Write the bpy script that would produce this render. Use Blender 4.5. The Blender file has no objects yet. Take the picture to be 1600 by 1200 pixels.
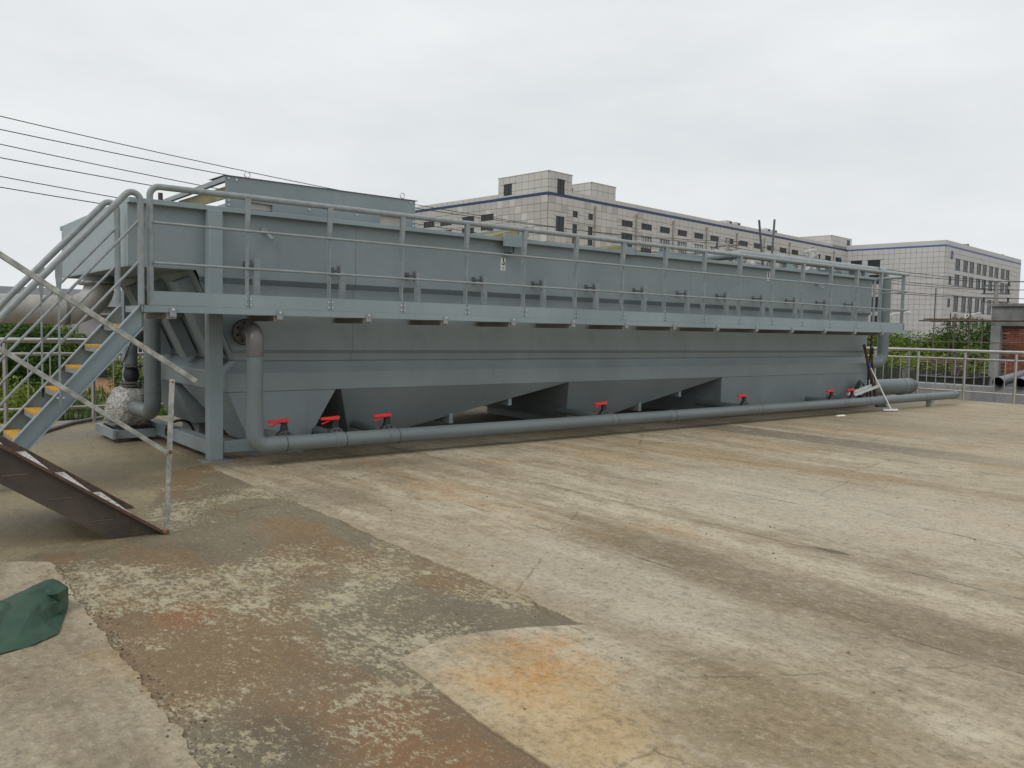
import bpy, math, random
from math import sin, cos, pi, radians, sqrt
from mathutils import Vector, Matrix, noise

random.seed(7)
scene = bpy.context.scene
COL = scene.collection
V = Vector

# ------------------------------------------------------------------ camera
R = Matrix(((0.783, 0.024, -0.622), (-0.622, 0.063, -0.780), (0.020, 0.998, 0.064)))
def _ray(px, py):
    return V((px - 800.0, -(py - 600.0), -1295.0)).normalized()
_X = _ray(2430, 549); _Y = _ray(-232, 496)
_Y = (_Y - _X * _X.dot(_Y)).normalized(); _Z = _X.cross(_Y)
R = Matrix((_X, _Y, _Z))
cam_d = bpy.data.cameras.new('camera'); cam = bpy.data.objects.new('camera', cam_d); COL.objects.link(cam)
cam_d.sensor_width = 36; cam_d.lens = 36 * 1295 / 1600.0
cam_d.clip_start = 0.05; cam_d.clip_end = 3000
M4 = R.to_4x4(); M4.translation = V((0, 0, 1.45)); cam.matrix_world = M4
scene.camera = cam

# ------------------------------------------------------------------ sky, sun, exposure
SUN_AZ = math.atan2(-0.30, -0.95); SUN_EL = radians(48)
world = bpy.data.worlds.new('World'); scene.world = world; world.use_nodes = True
nt = world.node_tree; nt.nodes.clear()
def wn(t): return nt.nodes.new(t)
sky = wn('ShaderNodeTexSky'); sky.sky_type = 'NISHITA'; sky.sun_disc = False
sky.sun_elevation = SUN_EL; sky.sun_rotation = pi / 2 - SUN_AZ
sky.air_density = 1.5; sky.dust_density = 4.0
tc = wn('ShaderNodeTexCoord'); mp = wn('ShaderNodeMapping'); mp.inputs['Scale'].default_value = (1.0, 1.0, 3.2)
nz = wn('ShaderNodeTexNoise'); nz.inputs['Scale'].default_value = 2.6; nz.inputs['Detail'].default_value = 5; nz.inputs['Roughness'].default_value = .55
cr = wn('ShaderNodeValToRGB')
cr.color_ramp.elements[0].position = .30; cr.color_ramp.elements[0].color = (7.35, 7.7, 8.0, 1)
cr.color_ramp.elements[1].position = .68; cr.color_ramp.elements[1].color = (8.75, 9.0, 9.1, 1)
mx = wn('ShaderNodeMixRGB'); mx.inputs[0].default_value = .96
bg = wn('ShaderNodeBackground'); bg.inputs['Strength'].default_value = .1
out = wn('ShaderNodeOutputWorld')
nt.links.new(tc.outputs['Generated'], mp.inputs[0]); nt.links.new(mp.outputs[0], nz.inputs['Vector'])
nt.links.new(nz.outputs['Fac'], cr.inputs[0]); nt.links.new(sky.outputs[0], mx.inputs[1]); nt.links.new(cr.outputs[0], mx.inputs[2])
nt.links.new(mx.outputs[0], bg.inputs['Color']); nt.links.new(bg.outputs[0], out.inputs['Surface'])
sl = bpy.data.lights.new('sun', 'SUN'); sl.energy = 0.9; sl.angle = radians(25); sl.color = (1, .965, .91)
so = bpy.data.objects.new('sun', sl); COL.objects.link(so)
sd = V((cos(SUN_EL) * cos(SUN_AZ), cos(SUN_EL) * sin(SUN_AZ), sin(SUN_EL)))
so.rotation_euler = sd.to_track_quat('Z', 'Y').to_euler()
scene.view_settings.view_transform = 'Standard'; scene.view_settings.look = 'None'
scene.view_settings.gamma = 1; scene.view_settings.use_curve_mapping = False
scene.view_settings.exposure = 0.0

# ------------------------------------------------------------------ materials
class NT:
    def __init__(s, name):
        s.m = bpy.data.materials.new(name); s.m.use_nodes = True
        s.t = s.m.node_tree; s.b = s.t.nodes['Principled BSDF']
        g = s.t.nodes.new('ShaderNodeNewGeometry'); s.pos = g.outputs['Position']; s.nor = g.outputs['Normal']
    def n(s, t, **k):
        x = s.t.nodes.new(t)
        for a, b in k.items(): setattr(x, a, b)
        return x
    def l(s, a, b): s.t.links.new(a, b)
    def put(s, sock, v):
        if hasattr(v, 'is_linked') or hasattr(v, 'links'): s.l(v, sock)
        elif isinstance(v, (tuple, list)) and len(v) == 3 and sock.type == 'RGBA': sock.default_value = (*v, 1)
        else: sock.default_value = v
    def noise(s, scale=1, detail=4, rough=.55, vec=None, st=(1, 1, 1), loc=(0, 0, 0), dist=0, col=False):
        m = s.n('ShaderNodeMapping'); m.inputs['Scale'].default_value = st; m.inputs['Location'].default_value = loc
        s.l(vec or s.pos, m.inputs[0])
        x = s.n('ShaderNodeTexNoise'); x.inputs['Scale'].default_value = scale; x.inputs['Detail'].default_value = detail
        x.inputs['Roughness'].default_value = rough; x.inputs['Distortion'].default_value = dist
        s.l(m.outputs[0], x.inputs['Vector'])
        return x.outputs['Color' if col else 'Fac']
    def ramp(s, f, lo, hi, a=0., b=1.):
        x = s.n('ShaderNodeMapRange'); x.interpolation_type = 'SMOOTHSTEP'
        s.put(x.inputs[0], f); x.inputs[1].default_value = lo; x.inputs[2].default_value = hi
        x.inputs[3].default_value = a; x.inputs[4].default_value = b
        return x.outputs[0]
    def math(s, op, a, b=0., c=None):
        x = s.n('ShaderNodeMath', operation=op); s.put(x.inputs[0], a); s.put(x.inputs[1], b)
        if c is not None: s.put(x.inputs[2], c)
        return x.outputs[0]
    def mix(s, f, a, b, mode='MIX'):
        x = s.n('ShaderNodeMixRGB', blend_type=mode); s.put(x.inputs[0], f); s.put(x.inputs[1], a); s.put(x.inputs[2], b)
        return x.outputs[0]
    def sep(s, v=None):
        x = s.n('ShaderNodeSeparateXYZ'); s.l(v or s.pos, x.inputs[0]); return x.outputs
    def bump(s, h, strength=.3, dist=.01):
        x = s.n('ShaderNodeBump'); x.inputs['Strength'].default_value = strength; x.inputs['Distance'].default_value = dist
        s.put(x.inputs['Height'], h); s.l(x.outputs[0], s.b.inputs['Normal'])
    def base(s, c): s.put(s.b.inputs['Base Color'], c)
    def rough(s, r): s.put(s.b.inputs['Roughness'], r)
    def metal(s, r): s.b.inputs['Metallic'].default_value = r

def simple(name, c, rough=.6, metal=0., var=.15, scale=3., bump=0., bscale=60, detail=4, st=(1, 1, 1)):
    n = NT(name); f = n.noise(scale, detail, st=st)
    lo = tuple(x * (1 - var) for x in c); hi = tuple(min(1, x * (1 + var)) for x in c)
    n.base(n.mix(n.ramp(f, .3, .7), lo, hi)); n.rough(rough); n.metal(metal)
    if bump: n.bump(n.noise(bscale, 3), bump, .004)
    return n.m

def painted(name, c, rough=.42, dirt=.25, lowd=.35):
    n = NT(name)
    f = n.noise(.9, 5, .6); g = n.noise(26, 3, .6); strk = n.noise(1.0, 4, .6, st=(9, 9, .55))
    lo = tuple(x * .88 for x in c); hi = tuple(x * 1.1 for x in c)
    col = n.mix(n.ramp(f, .3, .72), lo, hi)
    col = n.mix(n.math('MULTIPLY', n.ramp(strk, .52, .78), dirt), col, tuple(x * .62 + .012 for x in c))
    col = n.mix(n.math('MULTIPLY', n.ramp(g, .60, .72), .10), col, (.40, .40, .37))
    sp = n.noise(90, 2, .5); z = n.sep()[2]
    low = n.math('MULTIPLY', n.ramp(z, .45, .0), n.ramp(n.noise(7, 4), .35, .65))
    col = n.mix(n.math('MULTIPLY', low, lowd), col, (.22, .19, .145))
    n.base(col); n.rough(n.ramp(f, .3, .7, rough - .06, rough + .1))
    n.bump(n.math('ADD', n.math('MULTIPLY', n.noise(2.2, 2), 1.0), n.math('MULTIPLY', sp, .08)), .22, .006)
    n.b.inputs['Specular IOR Level'].default_value = .4
    return n.m

M = {}
M['tank'] = painted('tank_paint', (.242, .287, .304))
M['tank_light'] = painted('walkway_paint', (.262, .322, .345), .40, .15)
M['pvc'] = painted('pvc_grey', (.150, .178, .184), .36, .12, .10)
M['pvc_dark'] = simple('pvc_dark_grey', (.115, .112, .108), .35, var=.12)
M['rail'] = simple('rail_paint', (.255, .285, .295), .4, var=.12, scale=14, bump=.1)
M['bracket_dark'] = simple('bracket_primer', (.21, .195, .175), .7, var=.2)
M['zinc'] = simple('zinc_bolt', (.62, .63, .62), .35, .6)
M['steel'] = simple('stainless_steel', (.54, .52, .495), .27, .9, var=.08, scale=8)
M['black'] = simple('black_iron', (.022, .023, .026), .5, bump=.1)
M['dark'] = simple('dark_inside', (.02, .022, .022), .8)
M['red'] = simple('red_plastic', (.80, .016, .014), .38, var=.12, scale=20)
M['yellow'] = simple('yellow_grating', (.56, .30, .022), .65, var=.3, scale=25, bump=.5, bscale=160)
M['frp'] = simple('olive_yellow_resin', (.21, .175, .055), .5, var=.25, scale=6)
M['beige'] = simple('beige_duct', (.50, .47, .42), .55)
M['white'] = simple('white_plastic', (.72, .72, .70), .45)
M['galv'] = simple('galvanised_bar', (.37, .38, .355), .45, .45, var=.3, scale=18, bump=.15)
M['aged_steel'] = None
M['wood'] = simple('old_wood', (.10, .062, .036), .8, var=.4, scale=30, st=(1, 1, .1), bump=.3)
M['rope'] = simple('white_tape', (.7, .7, .68), .6)
M['blue'] = simple('blue_sleeve', (.03, .09, .42), .5)

n = NT('rust_steel')          # black mill-scale plate with rust
f = n.noise(2.4, 6, .65); g = n.noise(24, 4, .6); st = n.noise(3, 4, .6, st=(1, 1, 4))
c = n.mix(n.ramp(f, .35, .7), (.052, .041, .036), (.088, .068, .054))
c = n.mix(n.math('MULTIPLY', n.ramp(g, .52, .70), .4), c, (.125, .065, .036))
c = n.mix(n.math('MULTIPLY', n.ramp(st, .58, .75), .35), c, (.13, .11, .095))
n.base(c); n.rough(n.ramp(f, .3, .7, .32, .6)); n.bump(g, .25, .004); M['rust'] = n.m
n = NT('edge_rust'); g = n.noise(30, 4, .6)
n.base(n.mix(n.ramp(g, .35, .65), (.075, .045, .03), (.14, .072, .04))); n.rough(.8); n.bump(g, .4, .004); M['rust_edge'] = n.m
n = NT('weld_rust'); g = n.noise(60, 4, .6)
n.base(n.mix(n.ramp(g, .35, .65), (.12, .05, .025), (.27, .11, .04))); n.rough(.85); n.bump(g, .6, .006); M['rust_orange'] = n.m
n = NT('dull_stainless')       # big inlet pipe, stained stainless
f = n.noise(2.2, 5, .65); st = n.noise(7, 5, .7, st=(2.2, 1, .6), dist=.6)
c = n.mix(n.ramp(f, .3, .7), (.36, .345, .32), (.48, .465, .44))
c = n.mix(n.math('MULTIPLY', n.ramp(st, .5, .72), .55), c, (.22, .19, .16))
n.base(c); n.metal(.12); n.rough(n.ramp(f, .3, .7, .42, .62)); n.bump(st, .12, .005); M['aged_steel'] = n.m
n = NT('wet_tread')
f = n.noise(30, 4, .6)
n.base(n.mix(n.ramp(f, .48, .62), (.52, .50, .49), (.22, .15, .11))); n.rough(.35); M['tread'] = n.m
M['mill_line'] = simple('mill_line', (.12, .10, .088), .5)
n = NT('green_canvas')
f = n.noise(9, 5, .6)
n.base(n.mix(n.ramp(f, .3, .75), (.016, .050, .028), (.030, .082, .046))); n.rough(.55)
n.bump(n.math('ADD', n.noise(14, 3), n.math('MULTIPLY', n.noise(400, 2), .15)), .35, .006); M['canvas'] = n.m
n = NT('plastic_film')
f = n.noise(16, 5, .7, dist=1.5)
rd = n.math('ABSOLUTE', n.math('SUBTRACT', n.noise(6.5, 3, .5, dist=1.6), .5)); n.base(n.mix(n.ramp(rd, .0, .05), (.58, .57, .55), n.mix(n.ramp(f, .35, .68), (.27, .26, .24), (.42, .41, .39)))); n.rough(.2); n.bump(n.math('MULTIPLY', rd, -2), .9, .04); M['film'] = n.m  # pale crease lines are highlights put into the film colour

# --- concrete: pale screed with streaks running along Y, and the darker scraped strip
def concrete(name, kind):
    n = NT(name); X, Y, Z = n.sep()
    wig = n.noise(.5, 3, .5)
    big = n.noise(.55, 5, .6); streak = n.noise(1.0, 6, .62, st=(2.6, .30, 1)); streak2 = n.noise(1.0, 6, .65, st=(7, .8, 1), loc=(5, 3, 0))
    mid = n.noise(4.5, 6, .65, st=(1.5, .8, 1)); fine = n.noise(38, 5, .7); grit = n.noise(150, 3, .7)
    gran = n.noise(16, 5, .72, st=(1.35, .8, 1)); clot = n.noise(9, 6, .75, st=(1.6, .7, 1), loc=(1, 6, 0)); cloud = n.noise(1.9, 6, .7, st=(1.4, .6, 1), loc=(8, 1, 0))
    rustn = n.noise(.8, 5, .6, st=(1.3, .55, 1), loc=(9, 2, 0))
    def band(c, w, lo, hi, edge, wob=.25):      # soft strip along Y around X=c between Y lo..hi
        xx = n.math('ADD', X, n.math('MULTIPLY', n.math('SUBTRACT', wig, .5), wob))
        d = n.math('ABSOLUTE', n.math('SUBTRACT', xx, c))
        a = n.ramp(d, w, w * .25)
        b = n.math('MULTIPLY', n.ramp(Y, lo - edge, lo + edge), n.ramp(Y, hi + edge, hi - edge))
        return n.math('MULTIPLY', a, b)
    def blob(cx, cy, rx, ry, soft=.6, wob=.5):
        q = n.noise(1.6, 5, .65, loc=(cx, cy, 0))
        dx = n.math('DIVIDE', n.math('SUBTRACT', X, cx), rx); dy = n.math('DIVIDE', n.math('SUBTRACT', Y, cy), ry)
        d = n.math('SQRT', n.math('ADD', n.math('MULTIPLY', dx, dx), n.math('MULTIPLY', dy, dy)))
        d = n.math('ADD', d, n.math('MULTIPLY', n.math('SUBTRACT', q, .5), wob * 2))
        return n.ramp(d, 1.0, 1.0 - soft)
    h = None
    if kind == 'pale':
        c = n.mix(n.ramp(big, .3, .7), (.290, .250, .183), (.395, .355, .278))
        c = n.mix(n.math('MULTIPLY', n.ramp(streak, .40, .66), .9), c, (.53, .495, .42))
        c = n.mix(n.math('MULTIPLY', n.ramp(cloud, .50, .66), .62), c, (.235, .19, .125))
        c = n.mix(n.math('MULTIPLY', n.ramp(cloud, .46, .30), .50), c, (.50, .48, .43))
        c = n.mix(n.math('MULTIPLY', n.ramp(streak2, .52, .70), .60), c, (.20, .172, .125))
        c = n.mix(n.math('MULTIPLY', n.ramp(mid, .50, .70), .50), c, (.21, .185, .14))
        c = n.mix(n.math('MULTIPLY', n.ramp(mid, .46, .32), .50), c, (.53, .505, .45))
        c = n.mix(n.math('MULTIPLY', n.ramp(clot, .56, .66), .45), c, (.19, .165, .125))
        c = n.mix(n.math('MULTIPLY', n.ramp(clot, .42, .32), .35), c, (.56, .535, .475))
        c = n.mix(n.math('MULTIPLY', n.ramp(X, 1.3, .6), .50), c, (.215, .19, .145))
        c = n.mix(n.math('MULTIPLY', n.ramp(rustn, .52, .66), .45), c, (.39, .25, .115))
        # distance: towards the far fence the screed turns more tan
        c = n.mix(n.math('MULTIPLY', n.ramp(X, 7, 15), .40), c, (.335, .285, .20))
        c = n.mix(n.math('MULTIPLY', band(4.15, .48, -3, 4.4, .8, .5), n.ramp(cloud, .25, .6, .45, .85)), c, (.175, .138, .085))
        c = n.mix(n.math('MULTIPLY', band(3.35, .35, 3.2, 8.5, .8), .40), c, (.25, .20, .13))
        c = n.mix(n.math('MULTIPLY', band(7.9, .9, 3, 12, 1.5, .8), .30), c, (.30, .23, .13))
        c = n.mix(n.math('MULTIPLY', blob(6.6, 3.6, 1.6, 3.2), .55), c, (.52, .495, .44))
        c = n.mix(n.math('MULTIPLY', blob(3.4, 3.4, .65, 1.6), .45), c, (.47, .455, .41))
        c = n.mix(n.math('MULTIPLY', blob(2.26, 2.60, .50, .50, .98, .95), n.ramp(n.noise(3.4, 8, .75, st=(1.3, .8, 1), loc=(2, 5, 0)), .40, .58, .18, 1.0)), c, (.50, .265, .085))
        c = n.mix(n.math('MULTIPLY', blob(2.08, 2.25, .52, 1.0, .9, .7), .62), c, (.50, .365, .185))
        c = n.mix(n.math('MULTIPLY', blob(2.75, 1.75, .8, .8, .9, .6), .75), c, (.225, .170, .095))
        c = n.mix(n.math('MULTIPLY', blob(5.14, 2.95, .055, .16, .5, .35), .9), c, (.085, .07, .052))
        c = n.mix(n.math('MULTIPLY', blob(3.1, 6.5, .6, .8, .8), .5), c, (.17, .14, .10))
        c = n.mix(n.math('MULTIPLY', blob(4.4, 7.7, 1.1, .35, .6), .5), c, (.15, .13, .10))
        # colour darkens from the header pipe back under the tank
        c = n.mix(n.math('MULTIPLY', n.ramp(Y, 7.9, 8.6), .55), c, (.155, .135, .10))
        # grey-purple strip of fresh mortar
        ed = n.math('ADD', X, n.math('MULTIPLY', n.math('SUBTRACT', n.noise(2.2, 5, .7), .5), .5))
        strip = n.math('MULTIPLY', n.ramp(ed, 10.15, 10.28), n.ramp(ed, 11.05, 10.9))
        strip = n.math('MULTIPLY', strip, n.ramp(Y, 2.5, 6.0))
        c = n.mix(n.math('MULTIPLY', strip, .85), c, n.mix(n.ramp(mid, .55, .62), (.165, .148, .125), (.33, .29, .235)))
        # hairline trowel joints along Y
        for jx in (3.93, 5.08, 6.35, 7.7, 9.05):
            d = n.math('ABSOLUTE', n.math('SUBTRACT', n.math('ADD', X, n.math('MULTIPLY', n.math('SUBTRACT', wig, .5), .06)), jx))
            gate = n.ramp(n.noise(1.1, 4, .6, loc=(jx, 7, 0)), .47, .58)
            c = n.mix(n.math('MULTIPLY', n.math('MULTIPLY', n.ramp(d, .013, .003), gate), .85), c, (.085, .07, .05))
        c = n.mix(n.math('MULTIPLY', n.ramp(X, 12.6, 13.4), n.math('MULTIPLY', n.ramp(X, 14.6, 13.6), .35)), c, (.20, .17, .12))
    else:
        c = n.mix(n.ramp(big, .3, .7), (.135, .118, .094), (.20, .178, .145))
        c = n.mix(n.math('MULTIPLY', n.ramp(mid, .5, .72), .5), c, (.215, .195, .16))
        c = n.mix(n.math('MULTIPLY', n.ramp(rustn, .48, .62), .55), c, (.215, .125, .060))
        c = n.mix(n.math('MULTIPLY', n.ramp(cloud, .50, .68), .45), c, (.105, .092, .075))
        c = n.mix(n.math('MULTIPLY', blob(1.5, 2.4, .50, .9, .95, .9), .75), c, (.22, .108, .046))
        c = n.mix(n.math('MULTIPLY', blob(1.25, 4.15, .22, .25, .8), .7), c, (.24, .105, .05))
        c = n.mix(n.math('MULTIPLY', blob(1.15, 2.7, .22, .4, .8), .6), c, (.075, .068, .058))
        # flakes of old pale skin: noise thresholded, gated by larger patches
        fl = n.noise(6.8, 9, .80, st=(1.35, .80, 1), dist=.15)
        flf = n.noise(26, 7, .80, st=(1.4, .75, 1), dist=.1)
        gate = n.ramp(n.noise(.85, 4, .6, loc=(3, 8, 0)), .40, .58)
        thr = n.math('SUBTRACT', n.math('ADD', fl, n.math('MULTIPLY', gate, .125)), n.math('MULTIPLY', n.math('SUBTRACT', .5, flf), .13))
        m1 = n.math('MULTIPLY', n.ramp(thr, .635, .66), n.ramp(flf, .62, .45, .25, 1))
        m2 = n.math('MULTIPLY', n.ramp(n.math('ADD', flf, n.math('MULTIPLY', gate, .115)), .600, .66), .85)
        skin = n.mix(n.ramp(mid, .4, .65), (.43, .41, .355), (.38, .335, .255))
        # smooth brown floor beyond the strip and beneath the tank
        ex = n.math('ADD', Y, n.math('MULTIPLY', n.math('SUBTRACT', n.noise(3, 5, .7), .5), .45))
        lim = n.math('ADD', n.math('MULTIPLY', n.ramp(X, 1.2, 2.7), 2.85), 5.75)
        far = n.ramp(n.math('SUBTRACT', ex, lim), -.05, .10)
        kill = n.math('SUBTRACT', 1.0, far)
        c = n.mix(n.math('MULTIPLY', m2, kill), c, skin)
        c = n.mix(n.math('MULTIPLY', m1, kill), c, skin)
        fc = n.mix(n.ramp(big, .3, .7), (.205, .178, .135), (.325, .288, .225))
        fc = n.mix(n.math('MULTIPLY', n.ramp(mid, .5, .7), .5), fc, (.14, .12, .093))
        fc = n.mix(n.math('MULTIPLY', blob(1.9, 8.0, 1.0, .6, .8), .65), fc, (.11, .098, .08))
        fc = n.mix(n.math('MULTIPLY', blob(1.2, 6.9, .5, .45, .8), .55), fc, (.105, .092, .075))
        fc = n.mix(n.math('MULTIPLY', n.ramp(n.noise(9, 6, .7), .62, .68), .5), fc, (.40, .37, .32))
        c = n.mix(far, c, fc)
        h = n.math('MULTIPLY', m1, kill)
    c = n.mix(n.math('MULTIPLY', n.ramp(gran, .52, .68), .42), c, (.135, .115, .088))
    c = n.mix(n.math('MULTIPLY', n.ramp(gran, .46, .32), .26 if kind == 'pale' else .12), c, (.56, .53, .47))
    c = n.mix(n.math('MULTIPLY', n.ramp(fine, .50, .66), .42), c, (.13, .112, .088))
    c = n.mix(n.math('MULTIPLY', n.ramp(fine, .46, .32), .30 if kind == 'pale' else .16), c, (.56, .53, .47))
    c = n.mix(n.math('MULTIPLY', n.ramp(grit, .62, .72), .5), c, (.085, .075, .062))
    spk = n.noise(23, 2, .5, loc=(4, 4, 1))
    c = n.mix(n.math('MULTIPLY', n.ramp(spk, .755, .775), .7), c, (.045, .036, .03))
    vo = n.n('ShaderNodeTexVoronoi'); vo.inputs['Scale'].default_value = 95; n.l(n.pos, vo.inputs['Vector'])
    c = n.mix(n.math('MULTIPLY', n.math('MULTIPLY', n.ramp(vo.outputs['Distance'], .26, .20), n.ramp(gran, .48, .56)), .55), c, (.10, .088, .07))
    vo2 = n.n('ShaderNodeTexVoronoi'); vo2.inputs['Scale'].default_value = 60; n.l(n.pos, vo2.inputs['Vector'])
    c = n.mix(n.math('MULTIPLY', n.math('MULTIPLY', n.ramp(vo2.outputs['Distance'], .24, .19), n.ramp(gran, .52, .44)), .35), c, (.58, .55, .49))
    # hairline cracks: distorted cell borders, only in some places
    vc = n.n('ShaderNodeTexVoronoi'); vc.feature = 'DISTANCE_TO_EDGE'; vc.inputs['Scale'].default_value = .42
    off = n.n('ShaderNodeMixRGB'); off.inputs[0].default_value = .10; n.l(n.pos, off.inputs[1]); n.l(n.noise(2.6, 6, .65, col=True), off.inputs[2])
    n.l(off.outputs[0], vc.inputs['Vector'])
    ck = n.math('MULTIPLY', n.ramp(vc.outputs['Distance'], .0045, .0012), n.ramp(cloud, .47, .53))
    c = n.mix(n.math('MULTIPLY', ck, .42), c, (.075, .062, .046))
    c = n.mix(1.0, c, (1.03, .955, .825) if kind == 'pale' else (1.07, 1.0, .79), 'MULTIPLY')
    n.base(c)
    n.rough(n.ramp(big, .3, .7, .52, .78) if kind != 'pale' else n.ramp(streak, .3, .7, .58, .82))
    hh = n.math('ADD', n.math('MULTIPLY', mid, 1.2), n.math('ADD', n.math('MULTIPLY', fine, .55), n.math('MULTIPLY', grit, .3)))
    if h is not None: hh = n.math('ADD', hh, n.math('MULTIPLY', h, .35))
    n.bump(hh, .42, .008)
    n.b.inputs['Specular IOR Level'].default_value = .35
    return n.m
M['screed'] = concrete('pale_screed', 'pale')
M['slab'] = concrete('dark_slab', 'dark')
n = NT('wall_concrete'); f = n.noise(1.2, 6, .65); g = n.noise(9, 5, .65); st = n.noise(2, 5, .6, st=(2, 2, .4))
c = n.mix(n.ramp(f, .3, .7), (.22, .23, .24), (.33, .335, .33)); c = n.mix(n.math('MULTIPLY', n.ramp(st, .5, .7), .5), c, (.16, .16, .155))
c = n.mix(n.math('MULTIPLY', n.ramp(g, .55, .7), .35), c, (.13, .13, .125)); n.base(c); n.rough(.85); n.bump(g, .3, .02); M['wall_concrete'] = n.m
M['render_grey'] = simple('cement_render', (.17, .17, .165), .9, var=.35, scale=1.6, detail=7, bump=.4, bscale=8)
M['brick'] = simple('red_brick', (.235, .082, .052), .9, var=.35, scale=2.5, detail=6)
M['brick2'] = simple('pale_brick', (.30, .17, .12), .9, var=.3, scale=4)
M['mortar'] = simple('brick_mortar', (.22, .15, .12), .9, var=.3, scale=3)
M['bamboo'] = simple('rusty_scaffold_tube', (.13, .095, .075), .7, var=.35, scale=5)
M['panel'] = simple('facade_stone_panel', (.56, .54, .515), .62, var=.05, scale=.35)
M['panel_b'] = simple('facade_stone_panel_shade_and_odd', (.46, .44, .415), .62, var=.05, scale=.35)  # darker copy: shade of the left face in colour; also odd panels, coping
M['panel_c'] = simple('facade_stone_panel_grey', (.54, .54, .54), .62, var=.04, scale=.3)
M['joint'] = simple('panel_joint', (.35, .335, .32), .9)
M['joint2'] = simple('panel_joint_light', (.48, .48, .48), .9)
M['bluestripe'] = simple('blue_band', (.018, .048, .15), .5, var=.1)
M['bluestripe2'] = simple('blue_band_pale', (.07, .12, .32), .5, var=.1)  # paler blue for the tiled building's stripe and the emblems
M['frame'] = simple('window_frame_dark', (.028, .030, .032), .4)
M['window_frame_grey'] = simple('window_frame_grey', (.10, .105, .11), .4)
n = NT('window_glass'); n.base((.038, .047, .052)); n.rough(.2); n.b.inputs['Specular IOR Level'].default_value = .3; M['glass'] = n.m
n = NT('window_glass_reflect'); n.base(n.mix(n.ramp(n.noise(.8, 2), .4, .6), (.22, .24, .25), (.45, .47, .48))); n.rough(.15); M['glass_reflect'] = n.m  # sky reflection put into the glass colour
M['pole'] = simple('concrete_pole', (.30, .285, .26), .85, var=.2, scale=2)
M['wire'] = simple('black_cable', (.03, .03, .032), .5)
M['whitepaint'] = simple('white_lamp_paint', (.72, .72, .72), .4)
M['roof'] = simple('grey_roof', (.14, .145, .15), .7)
M['roof_wall'] = simple('grey_wall', (.26, .26, .265), .8)
M['farwall'] = simple('pale_render', (.33, .34, .35), .8, var=.08, scale=.6)
M['net'] = simple('dark_green_net', (.02, .028, .022), .8)
M['car'] = simple('silver_car_paint', (.50, .52, .54), .22, .3, var=.05)
M['carglass'] = simple('car_glass', (.02, .022, .028), .08)
M['trunk'] = simple('bark', (.075, .055, .04), .9, var=.3, scale=12)
n = NT('meadow'); f = n.noise(.12, 6, .6); g = n.noise(1.2, 6, .7); X, Y, Z = n.sep()
c = n.mix(n.ramp(f, .4, .6), (.050, .075, .022), (.085, .098, .034)); c = n.mix(n.ramp(g, .5, .68), c, (.14, .115, .06))
q = n.math('ADD', n.math('ABSOLUTE', n.math('SUBTRACT', Y, 58)), n.math('MULTIPLY', n.math('SUBTRACT', f, .5), 30))
soil = n.mix(n.ramp(g, .3, .7), (.22, .115, .05), (.33, .185, .09))
c = n.mix(n.ramp(q, 17, 11), c, soil); n.base(c); n.rough(.95); n.bump(g, .5, .2); M['meadow'] = n.m
def leafmat(name, a, b, tr=.0):
    n = NT(name); f = n.noise(.9, 3); g = n.noise(7, 2)
    n.base(n.mix(n.ramp(n.math('ADD', n.math('MULTIPLY', f, .6), n.math('MULTIPLY', g, .4)), .38, .62), a, b)); n.rough(.85)
    n.b.inputs['Specular IOR Level'].default_value = .06
    return n.m
M['leaf_dark'] = leafmat('leaf_dark', (.034, .066, .019), (.080, .135, .032))
M['leaf_mid'] = leafmat('leaf_mid', (.062, .105, .022), (.16, .215, .042))
M['leaf_light'] = leafmat('leaf_light', (.11, .155, .028), (.23, .275, .055))
M['grass'] = leafmat('grass_blades', (.06, .095, .022), (.15, .17, .055))

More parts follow.
